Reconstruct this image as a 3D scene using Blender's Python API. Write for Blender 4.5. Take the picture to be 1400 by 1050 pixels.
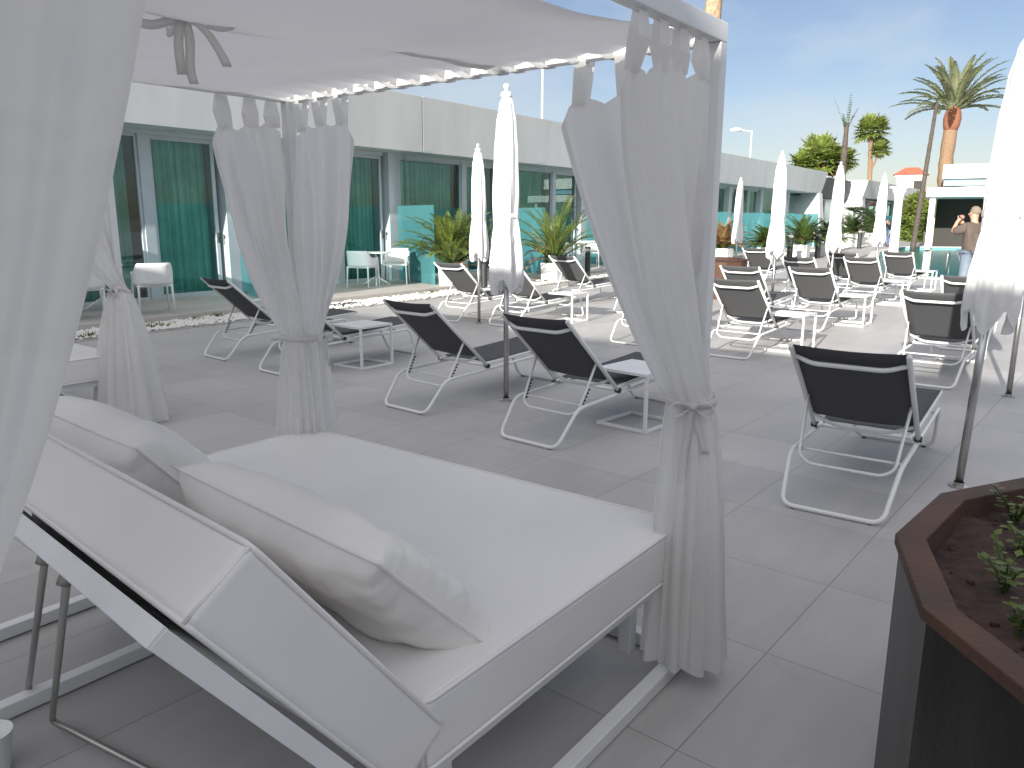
import bpy, math, random
from mathutils import Vector, Matrix, noise
from math import sin, cos, pi, radians as R
S = bpy.context.scene
for o in list(bpy.data.objects): bpy.data.objects.remove(o)
C = S.collection
rnd = random.Random(7)

# ---------------- camera ----------------
cd = bpy.data.cameras.new('camera'); cam = bpy.data.objects.new('camera', cd); C.objects.link(cam)
YAW, PITCH, ROLL, HC = 0.62536, 0.21058, -0.00241, 1.6
F = Vector((cos(YAW)*cos(PITCH), sin(YAW)*cos(PITCH), -sin(PITCH)))
Rt = Vector((sin(YAW), -cos(YAW), 0)); Dn = F.cross(Rt)
Rr = Rt*cos(ROLL)+Dn*sin(ROLL); Dd = -Rt*sin(ROLL)+Dn*cos(ROLL)
m = Matrix((Rr, -Dd, -F)).transposed().to_4x4(); m.translation = (0, 0, HC)
cam.matrix_world = m
cd.sensor_width = 36; cd.lens = 1057.2/1400*36; cd.clip_end = 4000; cd.clip_start = .02
S.camera = cam
# ---------------- world, sun ----------------
TAN = .32; SD = Vector((1, .135, -TAN*1.009)).normalized()
ELEV = math.atan(TAN)
w = bpy.data.worlds.new('World'); S.world = w; w.use_nodes = True
nt = w.node_tree; nt.nodes.clear()
N = nt.nodes.new; Lk = nt.links.new
sky = N('ShaderNodeTexSky'); sky.sky_type = 'NISHITA'; sky.sun_disc = False
sky.sun_elevation = ELEV; sky.sun_rotation = math.atan2(-SD.x, -SD.y); sky.air_density = 1.0; sky.dust_density = .6; sky.ozone_density = 1.6
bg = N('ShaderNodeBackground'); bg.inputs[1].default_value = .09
tc = N('ShaderNodeTexCoord'); mp = N('ShaderNodeMapping'); mp.inputs['Scale'].default_value = (1.0, 2.2, 5.5); mp.inputs['Rotation'].default_value = (.2, .1, .7)
nz = N('ShaderNodeTexNoise'); nz.inputs['Scale'].default_value = 1.6; nz.inputs['Detail'].default_value = 6; nz.inputs['Roughness'].default_value = .55
cr = N('ShaderNodeValToRGB'); cr.color_ramp.elements[0].position = .47; cr.color_ramp.elements[1].position = .78
cr.color_ramp.elements[0].color = (0, 0, 0, 1); cr.color_ramp.elements[1].color = (.72, .72, .72, 1)
mx = N('ShaderNodeMixRGB'); mx.inputs[2].default_value = (4.3, 4.5, 4.7, 1)
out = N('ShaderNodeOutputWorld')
Lk(tc.outputs['Generated'], mp.inputs[0]); Lk(mp.outputs[0], nz.inputs[0]); Lk(nz.outputs[0], cr.inputs[0]); Lk(cr.outputs[0], mx.inputs[0])
hs_ = N('ShaderNodeHueSaturation'); hs_.inputs['Saturation'].default_value = .92; tn = N('ShaderNodeMixRGB'); tn.blend_type = 'MULTIPLY'; tn.inputs[0].default_value = 1; tn.inputs[2].default_value = (.63, .61, .665, 1)
Lk(sky.outputs[0], hs_.inputs['Color']); Lk(hs_.outputs[0], tn.inputs[1]); Lk(tn.outputs[0], mx.inputs[1]); # extra brightness added to the unseen overhead sky, sun side, to lift the shade
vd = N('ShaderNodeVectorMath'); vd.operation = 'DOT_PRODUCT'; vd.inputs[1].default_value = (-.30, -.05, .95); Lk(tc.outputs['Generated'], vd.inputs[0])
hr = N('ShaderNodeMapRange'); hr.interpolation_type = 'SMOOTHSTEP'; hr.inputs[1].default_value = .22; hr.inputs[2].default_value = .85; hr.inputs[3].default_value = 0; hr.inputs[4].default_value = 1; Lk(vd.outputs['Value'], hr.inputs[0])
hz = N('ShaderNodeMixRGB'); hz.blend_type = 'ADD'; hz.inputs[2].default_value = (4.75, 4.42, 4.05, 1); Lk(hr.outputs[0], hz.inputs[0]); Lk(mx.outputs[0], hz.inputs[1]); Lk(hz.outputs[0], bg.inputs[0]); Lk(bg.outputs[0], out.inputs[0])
sl = bpy.data.lights.new('sun', 'SUN'); sl.energy = 4.8; sl.angle = R(.5); sl.color = (1, .95, .87)
so = bpy.data.objects.new('sun', sl); C.objects.link(so); so.rotation_euler = SD.to_track_quat('-Z', 'Y').to_euler()
S.view_settings.view_transform = 'Standard'; S.view_settings.look = 'None'; S.view_settings.gamma = 1
S.view_settings.exposure = 0.96
S.render.engine = 'CYCLES'; S.cycles.transparent_max_bounces = 24

# ---------------- materials ----------------
def mat(name, col, rough=.6, metal=0, noise_s=0, noise_a=.1, bump=0, bump_s=200, spec=.5, trans=0, stretch=None, col2=None):
    M = bpy.data.materials.new(name); M.use_nodes = True; t = M.node_tree; b = t.nodes['Principled BSDF']
    b.inputs['Base Color'].default_value = (*col, 1); b.inputs['Roughness'].default_value = rough; b.inputs['Metallic'].default_value = metal
    b.inputs['Specular IOR Level'].default_value = spec
    n = t.nodes.new
    if noise_s:
        tcn = n('ShaderNodeTexCoord'); mpn = n('ShaderNodeMapping'); x = n('ShaderNodeTexNoise'); x.inputs['Scale'].default_value = noise_s; x.inputs['Detail'].default_value = 5
        if stretch: mpn.inputs['Scale'].default_value = stretch
        c = n('ShaderNodeValToRGB'); c.color_ramp.elements[0].position = .3; c.color_ramp.elements[1].position = .7
        a = col2 if col2 else tuple(max(0, k*(1-noise_a)) for k in col)
        c.color_ramp.elements[0].color = (*a, 1); c.color_ramp.elements[1].color = (*(tuple(min(1, k*(1+noise_a*.5)) for k in col)), 1)
        t.links.new(tcn.outputs['Object'], mpn.inputs[0]); t.links.new(mpn.outputs[0], x.inputs[0]); t.links.new(x.outputs[0], c.inputs[0]); t.links.new(c.outputs[0], b.inputs['Base Color'])
    if bump:
        tcn = n('ShaderNodeTexCoord'); x = n('ShaderNodeTexNoise'); x.inputs['Scale'].default_value = bump_s; x.inputs['Detail'].default_value = 4
        bp = n('ShaderNodeBump'); bp.inputs['Strength'].default_value = bump; bp.inputs['Distance'].default_value = .01
        t.links.new(tcn.outputs['Object'], x.inputs[0]); t.links.new(x.outputs[0], bp.inputs['Height']); t.links.new(bp.outputs[0], b.inputs['Normal'])
    if trans:
        o = t.nodes['Material Output']; tr = n('ShaderNodeBsdfTranslucent'); tr.inputs[0].default_value = (*col, 1)
        ms = n('ShaderNodeMixShader'); ms.inputs[0].default_value = trans
        t.links.new(b.outputs[0], ms.inputs[1]); t.links.new(tr.outputs[0], ms.inputs[2]); t.links.new(ms.outputs[0], o.inputs[0])
        if noise_s: t.links.new(c.outputs[0], tr.inputs[0])
    return M

def tile_mat(name, col, size, line, rot, grout=(.25, .24, .23), off=(0, 0), rough=.5):
    M = mat(name, col, rough); t = M.node_tree; b = t.nodes['Principled BSDF']; n = t.nodes.new; L = t.links.new
    g = n('ShaderNodeTexCoord'); mpn = n('ShaderNodeMapping'); mpn.inputs['Rotation'].default_value = (0, 0, rot); mpn.inputs['Location'].default_value = (off[0], off[1], 0)
    L(g.outputs['Object'], mpn.inputs[0])
    br = n('ShaderNodeTexBrick'); br.offset = 0; br.squash = 1
    br.inputs['Scale'].default_value = 1; br.inputs['Brick Width'].default_value = size[0]; br.inputs['Row Height'].default_value = size[1]
    br.inputs['Mortar Size'].default_value = line; br.inputs['Mortar Smooth'].default_value = .3
    br.inputs['Color1'].default_value = (*[k*.93 for k in col], 1); br.inputs['Color2'].default_value = (*[k*1.05 for k in col], 1); br.inputs['Mortar'].default_value = (*grout, 1)
    L(mpn.outputs[0], br.inputs[0])
    x = n('ShaderNodeTexNoise'); x.inputs['Scale'].default_value = 3; x.inputs['Detail'].default_value = 9; x.inputs['Roughness'].default_value = .62
    m2 = n('ShaderNodeMapping'); m2.inputs['Scale'].default_value = (.5, 2.2, 1); L(mpn.outputs[0], m2.inputs[0]); L(m2.outputs[0], x.inputs[0])
    mr = n('ShaderNodeMapRange'); mr.inputs[1].default_value = .3; mr.inputs[2].default_value = .7; mr.inputs[3].default_value = .92; mr.inputs[4].default_value = 1.05; L(x.outputs[0], mr.inputs[0])
    y = n('ShaderNodeTexNoise'); y.inputs['Scale'].default_value = .7; y.inputs['Detail'].default_value = 3; L(mpn.outputs[0], y.inputs[0])
    mr2 = n('ShaderNodeMapRange'); mr2.inputs[1].default_value = .35; mr2.inputs[2].default_value = .65; mr2.inputs[3].default_value = .92; mr2.inputs[4].default_value = 1.05; L(y.outputs[0], mr2.inputs[0])
    sp = n('ShaderNodeTexNoise'); sp.inputs['Scale'].default_value = 2.1; sp.inputs['Detail'].default_value = 8; sp.inputs['Roughness'].default_value = .75; sp.inputs['Distortion'].default_value = .6; L(g.outputs['Object'], sp.inputs[0])
    m3 = n('ShaderNodeMapRange'); m3.inputs[1].default_value = .60; m3.inputs[2].default_value = .70; m3.inputs[3].default_value = 1; m3.inputs[4].default_value = .86; L(sp.outputs[0], m3.inputs[0])
    m0 = n('ShaderNodeMath'); m0.operation = 'MULTIPLY'; L(mr.outputs[0], m0.inputs[0]); L(m3.outputs[0], m0.inputs[1])
    mm = n('ShaderNodeMath'); mm.operation = 'MULTIPLY'; L(m0.outputs[0], mm.inputs[0]); L(mr2.outputs[0], mm.inputs[1])
    vm = n('ShaderNodeVectorMath'); vm.operation = 'SCALE'; L(br.outputs[0], vm.inputs[0]); L(mm.outputs[0], vm.inputs['Scale'])
    L(vm.outputs[0], b.inputs['Base Color'])
    bp = n('ShaderNodeBump'); bp.inputs['Strength'].default_value = .25; bp.inputs['Distance'].default_value = .004; bp.invert = True
    L(br.outputs['Fac'], bp.inputs['Height']); L(bp.outputs[0], b.inputs['Normal'])
    rr = n('ShaderNodeMapRange'); rr.inputs[3].default_value = rough-.12; rr.inputs[4].default_value = rough+.15; L(x.outputs[0], rr.inputs[0]); L(rr.outputs[0], b.inputs['Roughness'])
    return M

def glass_mat(name, tint, gloss=.12, rough=0.0):
    M = bpy.data.materials.new(name); M.use_nodes = True; t = M.node_tree; t.nodes.clear(); n = t.nodes.new; L = t.links.new
    o = n('ShaderNodeOutputMaterial'); tr = n('ShaderNodeBsdfTransparent'); tr.inputs[0].default_value = (*tint, 1)
    gl = n('ShaderNodeBsdfGlossy'); gl.inputs['Roughness'].default_value = rough; gl.inputs[0].default_value = (.9, 1, 1, 1)
    fr = n('ShaderNodeFresnel'); fr.inputs[0].default_value = 1.5
    ad = n('ShaderNodeMath'); ad.operation = 'ADD'; ad.inputs[1].default_value = gloss
    ms = n('ShaderNodeMixShader'); L(fr.outputs[0], ad.inputs[0]); L(ad.outputs[0], ms.inputs[0]); L(tr.outputs[0], ms.inputs[1]); L(gl.outputs[0], ms.inputs[2]); L(ms.outputs[0], o.inputs[0])
    return M

def frosted_mat(name, col, alpha=.8):
    M = bpy.data.materials.new(name); M.use_nodes = True; t = M.node_tree; b = t.nodes['Principled BSDF']; n = t.nodes.new; L = t.links.new
    b.inputs['Base Color'].default_value = (*col, 1); b.inputs['Roughness'].default_value = .25
    o = t.nodes['Material Output']; tl = n('ShaderNodeBsdfTranslucent'); tl.inputs[0].default_value = (*[k*1.3 for k in col], 1)
    ms = n('ShaderNodeMixShader'); ms.inputs[0].default_value = .5; L(b.outputs[0], ms.inputs[1]); L(tl.outputs[0], ms.inputs[2])
    tr = n('ShaderNodeBsdfTransparent'); tr.inputs[0].default_value = (.55, .85, .85, 1)
    m2 = n('ShaderNodeMixShader'); m2.inputs[0].default_value = alpha; L(tr.outputs[0], m2.inputs[1]); L(ms.outputs[0], m2.inputs[2]); L(m2.outputs[0], o.inputs[0])
    return M

WHITE = mat('white_paint', (.74, .75, .75), .38, noise_s=6, noise_a=.05)
WHITE2 = mat('white_tube_paint', (.78, .79, .78), .35)
CLOTH = mat('curtain_cloth', (.90, .89, .875), .85, noise_s=3, noise_a=.03, bump=.04, bump_s=300, trans=.6, spec=.2)
CANOPY = mat('canopy_cloth', (.78, .77, .77), .9, noise_s=2, noise_a=.04, bump=.04, bump_s=300, trans=.42, spec=.2)
UMB = mat('parasol_cloth', (.86, .86, .85), .8, noise_s=3, noise_a=.03, bump=.1, bump_s=250, trans=.2, spec=.2)
VINYL = mat('mattress_vinyl', (.78, .765, .745), .48, noise_s=2.5, noise_a=.04, bump=.06, bump_s=700, spec=.4)
def creases(M, s, st, d):
    t = M.node_tree; b = t.nodes['Principled BSDF']; n = t.nodes.new; L = t.links.new
    g = n('ShaderNodeTexCoord'); mpn = n('ShaderNodeMapping'); mpn.inputs['Scale'].default_value = (1, .55, 1); mpn.inputs['Rotation'].default_value = (0, 0, .5)
    x = n('ShaderNodeTexNoise'); x.inputs['Scale'].default_value = s; x.inputs['Detail'].default_value = 2; x.inputs['Distortion'].default_value = .8
    bp = n('ShaderNodeBump'); bp.inputs['Strength'].default_value = st; bp.inputs['Distance'].default_value = d
    L(g.outputs['Object'], mpn.inputs[0]); L(mpn.outputs[0], x.inputs[0]); L(x.outputs[0], bp.inputs['Height'])
    old = b.inputs['Normal'].links[0].from_node; L(bp.outputs[0], old.inputs['Normal'])
creases(CLOTH, 9, .3, .03); creases(CANOPY, 4, .3, .04)
creases(VINYL, 3.2, .12, .05)
PILLOW = mat('pillow_vinyl', (.82, .79, .75), .5, noise_s=3, noise_a=.04, bump=.06, bump_s=500, spec=.4)
creases(PILLOW, 5, .4, .05)
SLING = mat('sling_fabric', (.092, .094, .099), .75, noise_s=300, noise_a=.35, bump=.3, bump_s=900, spec=.3)
STEEL = mat('steel', (.52, .51, .49), .32, metal=1, noise_s=8, noise_a=.15)
TUBE = mat('strut_steel', (.42, .42, .40), .4, metal=.9)
DARK = mat('dark_plastic', (.03, .03, .032), .5)
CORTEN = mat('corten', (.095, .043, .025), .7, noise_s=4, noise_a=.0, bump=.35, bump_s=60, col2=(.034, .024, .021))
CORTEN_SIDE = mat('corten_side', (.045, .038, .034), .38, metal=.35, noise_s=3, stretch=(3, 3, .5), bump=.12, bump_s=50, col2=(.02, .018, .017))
SOIL = mat('soil', (.058, .032, .026), .95, noise_s=30, noise_a=.5, bump=.9, bump_s=45)
LEAF = mat('leaf', (.075, .13, .03), .5, noise_s=2, noise_a=.4, trans=.25)
LEAF_Y = mat('leaf_yellow', (.22, .27, .055), .5, noise_s=2.5, noise_a=.3, trans=.3, col2=(.07, .11, .025))
LEAF_D = mat('leaf_dark', (.055, .10, .03), .55, noise_s=2, noise_a=.4, trans=.2)
LEAF_G = mat('leaf_greygreen', (.30, .32, .19), .55, noise_s=1.2, noise_a=.3, trans=.3, col2=(.15, .18, .09))
LEAF_O = mat('leaf_dry', (.28, .16, .07), .7, noise_s=3, noise_a=.3, trans=.2)
BARK = mat('palm_bark', (.30, .20, .12), .9, noise_s=14, stretch=(1, 1, 3), bump=1, bump_s=18, col2=(.14, .085, .05))
BARK_R = mat('palm_crown_base', (.27, .11, .065), .9, noise_s=14, bump=1, bump_s=18, col2=(.2, .08, .04))
BARK_D = mat('dark_bark', (.10, .08, .065), .9, noise_s=10, bump=1, bump_s=20, col2=(.05, .04, .035))
PLASTIC = mat('white_plastic', (.78, .80, .79), .42)
STUCCO = mat('white_stucco', (.60, .615, .615), .8, noise_s=1.6, noise_a=.09, stretch=(1, 1, .25), bump=.15, bump_s=60)
STUCCO_W = mat('bright_stucco', (.78, .77, .74), .8, noise_s=1.5, noise_a=.06)
CREAM = mat('cream_wall', (.72, .62, .42), .85, noise_s=2, noise_a=.08)
GREYW = mat('grey_cladding', (.075, .075, .08), .6, noise_s=2, noise_a=.15)
ALU = mat('aluminium_frame', (.50, .53, .56), .35, noise_s=3, noise_a=.05)
ROOFRED = mat('red_tiles', (.42, .12, .07), .8, noise_s=8, noise_a=.3)
DARKIN = mat('dark_interior', (.035, .033, .03), .8)
DRAPE = mat('green_drape', (.20, .52, .44), .85, noise_s=2, noise_a=.3, col2=(.12, .37, .31))
DRAPE_L = mat('pale_drape', (.35, .60, .52), .85, noise_s=2, noise_a=.2)
GLASS = glass_mat('window_glass', (.80, .96, .92), .06)
PGLASS = glass_mat('partition_glass', (.86, .96, .95), .03)
FROST = frosted_mat('frosted_glass', (.11, .33, .36), .82)
FLOOR = tile_mat('deck_tiles', (.44, .43, .42), (.71, .71), .0028, .065, off=(.19, -.23))
TERR = tile_mat('terrace_tiles', (.50, .47, .43), (1.2, .6), .004, 0, rough=.6)
COPING = mat('pool_coping', (.60, .58, .54), .7, noise_s=2, noise_a=.08)
PEBBLE = mat('white_pebble', (.72, .71, .67), .7, noise_s=20, noise_a=.15)
GROUND = mat('sandy_ground', (.28, .25, .21), .95, noise_s=.3, noise_a=.2)
POOLB = mat('pool_shell', (.16, .48, .50), .5)
SKIN = mat('skin', (.50, .28, .20), .55)
SHIRT = mat('taupe_shirt', (.105, .08, .065), .9, noise_s=5, noise_a=.12)
JEANS = mat('grey_blue_trousers', (.16, .20, .25), .9, noise_s=6, noise_a=.2)
NAVY = mat('dark_top', (.02, .022, .03), .9)
HAIR = mat('grey_hair', (.20, .16, .12), .9)
def water():
    M = bpy.data.materials.new('pool_water'); M.use_nodes = True; t = M.node_tree; b = t.nodes['Principled BSDF']; n = t.nodes.new
    b.inputs['Base Color'].default_value = (.05, .30, .33, 1); b.inputs['Roughness'].default_value = .04; b.inputs['IOR'].default_value = 1.33
    x = n('ShaderNodeTexNoise'); x.inputs['Scale'].default_value = 5; x.inputs['Detail'].default_value = 3
    bp = n('ShaderNodeBump'); bp.inputs['Strength'].default_value = .12; bp.inputs['Distance'].default_value = .05
    g = n('ShaderNodeTexCoord'); t.links.new(g.outputs['Object'], x.inputs[0]); t.links.new(x.outputs[0], bp.inputs['Height']); t.links.new(bp.outputs[0], b.inputs['Normal'])
    return M
WATER = water()

# ---------------- mesh helpers ----------------
def link(o, parent=None):
    C.objects.link(o)
    if parent: o.parent = parent
    return o
class MB:
    def __init__(s): s.v = []; s.f = []
    def add(s, vs, fs):
        b = len(s.v); s.v += [tuple(x) for x in vs]; s.f += [tuple(b+i for i in f) for f in fs]
    def box(s, c, d, M=None):
        vs = [Vector((c[0]+i*d[0]/2, c[1]+j*d[1]/2, c[2]+k*d[2]/2)) for i in (-1, 1) for j in (-1, 1) for k in (-1, 1)]
        if M: vs = [M @ x for x in vs]
        s.add(vs, [(0, 1, 3, 2), (4, 6, 7, 5), (0, 4, 5, 1), (2, 3, 7, 6), (0, 2, 6, 4), (1, 5, 7, 3)])
    def prism(s, bot, top):
        n = len(bot); s.add(list(bot)+list(top), [tuple(range(n))[::-1], tuple(range(n, 2*n))]+[(i, (i+1) % n, n+(i+1) % n, n+i) for i in range(n)])
    def tube(s, pts, r, n=8, closed=False, cap=True):
        pts = [Vector(p) for p in pts]; k = len(pts); rs = r if isinstance(r, (list, tuple)) else [r]*k
        base = len(s.v); prev = None
        for i, p in enumerate(pts):
            if closed: t = pts[(i+1) % k]-pts[i-1]
            else: t = pts[min(i+1, k-1)]-pts[max(i-1, 0)]
            t = t.normalized() if t.length > 1e-9 else Vector((0, 0, 1))
            if prev is None:
                u = t.cross(Vector((0, 0, 1)) if abs(t.z) < .9 else Vector((1, 0, 0))).normalized()
            else:
                u = prev-t*prev.dot(t); u = u.normalized() if u.length > 1e-6 else t.orthogonal().normalized()
            prev = u; vv = t.cross(u)
            for j in range(n):
                a = 2*pi*j/n; s.v.append(tuple(p+(u*cos(a)+vv*sin(a))*rs[i]))
        for i in range(k if closed else k-1):
            a = base+i*n; b = base+((i+1) % k)*n
            for j in range(n): s.f.append((a+j, a+(j+1) % n, b+(j+1) % n, b+j))
        if cap and not closed:
            s.f.append(tuple(base+j for j in range(n))[::-1]); s.f.append(tuple(base+(k-1)*n+j for j in range(n)))
    def grid(s, fn, nu, nv, wrap=False):
        b = len(s.v)
        for i in range(nu+1):
            for j in range(nv+1): s.v.append(tuple(fn(i/nu, j/nv)))
        for i in range(nu):
            for j in range(nv):
                a = b+i*(nv+1)+j; s.f.append((a, a+nv+1, a+nv+2, a+1))
    def lathe(s, prof, c=(0, 0, 0), n=24, wob=None):
        def fn(u, v):
            i = v*(len(prof)-1); r, z = prof[int(round(i))]; a = 2*pi*u
            k = wob(a, z) if wob else 0
            return (c[0]+(r+k)*cos(a), c[1]+(r+k)*sin(a), c[2]+z)
        s.grid(fn, n, len(prof)-1)
    def build(s, name, m, parent=None, smooth=False, bevel=0, solid=0, seg=2):
        me = bpy.data.meshes.new(name); me.from_pydata(s.v, [], s.f); me.materials.append(m); me.validate()
        if smooth: me.polygons.foreach_set('use_smooth', [True]*len(me.polygons))
        o = link(bpy.data.objects.new(name, me), parent)
        if bevel:
            b = o.modifiers.new('b', 'BEVEL'); b.width = bevel; b.segments = seg; b.limit_method = 'ANGLE'; b.angle_limit = R(40)
            if not smooth:
                me.polygons.foreach_set('use_smooth', [True]*len(me.polygons)); wn = o.modifiers.new('w', 'WEIGHTED_NORMAL'); wn.keep_sharp = False
        if solid:
            q = o.modifiers.new('s', 'SOLIDIFY'); q.thickness = solid; q.offset = 0
        return o
def rounded(pts, r, seg=5, closed=False):
    pts = [Vector(p) for p in pts]; out = []; k = len(pts)
    for i, p in enumerate(pts):
        if not closed and i in (0, k-1): out.append(p); continue
        a = pts[i-1]; b = pts[(i+1) % k]; d1 = (a-p); d2 = (b-p); rr = min(r, d1.length*.45, d2.length*.45)
        A = p+d1.normalized()*rr; B = p+d2.normalized()*rr
        for j in range(seg+1):
            t = j/seg; out.append(A*(1-t)**2+p*2*t*(1-t)+B*t*t)
    return out
def thing(name, label, cat, loc=(0, 0, 0), rz=0, group=None):
    o = bpy.data.objects.new(name, None); o.empty_display_size = .2; C.objects.link(o); o.location = loc; o.rotation_euler = (0, 0, rz)
    return tag(o, label, cat, group)
def tag(o, label, cat, group=None):
    o['label'] = label; o['category'] = cat
    if group: o['group'] = group
    return o
def kind(o, k='structure'): o['kind'] = k; return o
def dup(root, loc, rz, label, group=None):
    r = root.copy(); C.objects.link(r); r.location = loc; r.rotation_euler = (0, 0, rz); r['label'] = label
    if group: r['group'] = group
    for ch in list(root.children):
        c = ch.copy(); C.objects.link(c); c.parent = r
        for g in ch.children:
            d = g.copy(); C.objects.link(d); d.parent = c
    return r
def on_ground(px, py, z=0):
    d = Rr*((px-700)/1057.2)+Dd*((py-525)/1057.2)+F
    t = (z-HC)/d.z; return Vector((d.x*t, d.y*t, z))
def at_depth(px, py, depth):
    d = Rr*((px-700)/1057.2)+Dd*((py-525)/1057.2)+F
    t = depth/math.hypot(d.x, d.y)*math.hypot(F.x, F.y); return Vector((d.x*t, d.y*t, HC+d.z*t))

# ================= SETTING =================
b = MB()
# deck with a hole for the pool
pool = [on_ground(1203, 345), on_ground(1196, 374), on_ground(1430, 392), on_ground(1430, 339), on_ground(1238, 338)]
def sheet(name, pts, m, z):
    q = MB(); q.add([(p[0], p[1], z) for p in pts], [tuple(range(len(pts)))]); return kind(q.build(name, m))
sheet('ground', [(-900, -900), (1500, -900), (1500, 1500), (-900, 1500)], GROUND, -.35)
# deck strips around the pool polygon
def deck():
    q = MB(); o = [(-30, -60, 0), (90, -60, 0), (90, 40, 0), (-30, 40, 0)]
    P = [(p.x, p.y, 0) for p in pool]
    # ring faces between outer rectangle and pool (pool order: farleft, nearleft, nearright, farright, far)
    V = o+P; q.add(V, [(0, 5, 4, 3), (0, 1, 6, 5), (1, 2, 7, 6), (2, 3, 4, 8), (2, 8, 7)])
    me = q.build('deck_floor', FLOOR); 
    return kind(me)
deck()
q = MB(); n = len(pool)
q.add([(p.x, p.y, 0) for p in pool]+[(p.x, p.y, -1.3) for p in pool], [tuple(range(n, 2*n))]+[(i, (i+1) % n, n+(i+1) % n, n+i) for i in range(n)])
kind(q.build('pool_basin', POOLB))
sheet('pool_water', pool, WATER, -.07)
q = MB(); cen = sum(pool, Vector())/n
for i in range(n):
    a, c_ = pool[i], pool[(i+1) % n]; d = (c_-a).normalized(); nn = Vector((d.y, -d.x, 0))
    if nn.dot(a-cen) < 0: nn = -nn
    a2 = a-d*.3; c2 = c_+d*.3
    if i % 2 == 0: a2 = a+d*.01-d*.0; c2 = c_-d*.01
    z0 = .004+.004*(i % 2)
    q.prism([(a2.x, a2.y, -.05), (c2.x, c2.y, -.05), ((c2+nn*.45).x, (c2+nn*.45).y, -.05), ((a2+nn*.45).x, (a2+nn*.45).y, -.05)],
            [(a2.x, a2.y, .03+z0), (c2.x, c2.y, .03+z0), ((c2+nn*.45).x, (c2+nn*.45).y, .03+z0), ((a2+nn*.45).x, (a2+nn*.45).y, .03+z0)])
kind(q.build('pool_coping', COPING))
q = MB(); q.box((32, 14.2, .06), (110, 5.8, .12)); kind(q.build('terrace_path', TERR, bevel=.006))
# pebble strip
q = MB(); q.box((32, 10.9, .012), (110, .8, .024)); kind(q.build('pebble_bed_base', mat('gravel_dust', (.5, .49, .46), .9, noise_s=20, noise_a=.3)))
q = MB(); PR = random.Random(3)
def pebble(q, x, y, z, r):
    sx, sy, sz = r*PR.uniform(.7, 1.3), r*PR.uniform(.7, 1.2), r*PR.uniform(.45, .8); a = PR.uniform(0, pi)
    vs = [(0, 0, 1), (1, 0, .1), (.4, .9, .1), (-.8, .6, -.1), (-.8, -.6, .1), (.4, -.9, 0), (0, 0, -1)]
    q.add([(x+(vx*sx)*cos(a)-(vy*sy)*sin(a), y+vx*sx*sin(a)+vy*sy*cos(a), z+vz*sz) for vx, vy, vz in vs],
          [(0, i, i % 5+1) for i in range(1, 6)]+[(6, i % 5+1, i) for i in range(1, 6)])
for i in range(9000):
    x = 3+PR.random()**1.8*50; pebble(q, x, PR.uniform(10.52, 11.27), .03+PR.random()*.015, PR.uniform(.022, .05))
o = kind(q.build('white_pebbles', PEBBLE), 'stuff'); tag(o, 'strip of loose white pebbles between deck and raised terrace', 'pebbles')

# ================= ROOM BLOCK =================
ZB, ZT = 3.14, 4.4
hotel = thing('terrace_building', 'long low white room block with green-tinted glass and deep fascia, nearest the viewer', 'building', (0, 0, 0), 0)
def slantx(z): return (z-.1)*.62   # end walls lean towards +x going up
q = MB()
q.prism([(-6, 14.9, .1), (48.0, 14.9, .1), (48.0, 20, .1), (-6, 20, .1)], [(-6, 14.9, ZT-.15), (50.6, 14.9, ZT-.15), (50.6, 20, ZT-.15), (-6, 20, ZT-.15)])
q.build('rear_wall', mat('room_interior', (.12, .19, .17), .9), hotel)
cuts = [-6, 5.6, 14.25, 22.9, 31.6, 40.3, 50.65]
for i in range(6):
    a, c_ = cuts[i]+.012, cuts[i+1]-.012
    sa = 0 if i == 0 else .12; sc = .12
    if i == 5: sc = slantx(ZT)-slantx(ZB)
    sc = -.12 if i < 5 else sc
    bot = [(a+sa, 13.02, ZB), (c_-sc, 13.02, ZB), (c_-sc, 14.9, ZB), (a+sa, 14.9, ZB)]
    top = [(a, 12.9, ZT), (c_, 12.9, ZT), (c_, 14.9, ZT), (a, 14.9, ZT)]
    q = MB(); q.prism(bot, top); q.build('fascia', STUCCO, hotel, bevel=.008)
q = MB()  # slanted end fin
x0, x1 = 50.65-slantx(ZT)+slantx(.12), 50.65-slantx(ZT)+slantx(ZB)
q.prism([(x0-.9, 12.1, .12), (x0, 12.1, .12), (x0, 14.9, .12), (x0-.9, 14.9, .12)], [(x1-.7, 12.95, ZB-.004), (x1-.003, 12.95, ZB-.004), (x1-.003, 14.9, ZB-.004), (x1-.7, 14.9, ZB-.004)])
q.build('end_wall', STUCCO, hotel)
def drape(x0, x1, y, z0, z1, par, m, folds, seed, amp=.05):
    q = MB(); r = random.Random(seed); ph = [r.uniform(0, 6) for _ in range(3)]
    def fn(u, v):
        x = x0+(x1-x0)*u; f = u*folds*2*pi
        k = amp*(sin(f+ph[0]+.8*sin(f*.31+ph[1]))+.4*sin(2.3*f+ph[2]))
        return (x+k*.3, y+k*(1-.25*v), z0+(z1-z0)*v)
    q.grid(fn, int(folds*8), 6); return q.build('drape', m, par, smooth=True)
def framed(name, x0, x1, y, z0, z1, fw, depth, par, fm=ALU, gm=GLASS):
    q = MB(); cy = y
    q.box(((x0+x1)/2, cy, z1-fw/2), (x1-x0, depth, fw)); q.box(((x0+x1)/2, cy, z0+fw/2), (x1-x0, depth, fw))
    for x in (x0+fw/2, x1-fw/2): q.box((x, cy, (z0+z1)/2), (fw, depth-.004, z1-z0-2*fw))
    fr = q.build(name, fm, par, bevel=.004)
    g = MB(); a_, b_, c2, d2 = x0+fw-.005, x1-fw+.005, z0+fw-.005, z1-fw+.005; g.add([(a_, cy, c2), (b_, cy, c2), (b_, cy, d2), (a_, cy, d2)], [(0, 1, 2, 3)]); g.build('pane', gm, fr)
    return fr
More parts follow.
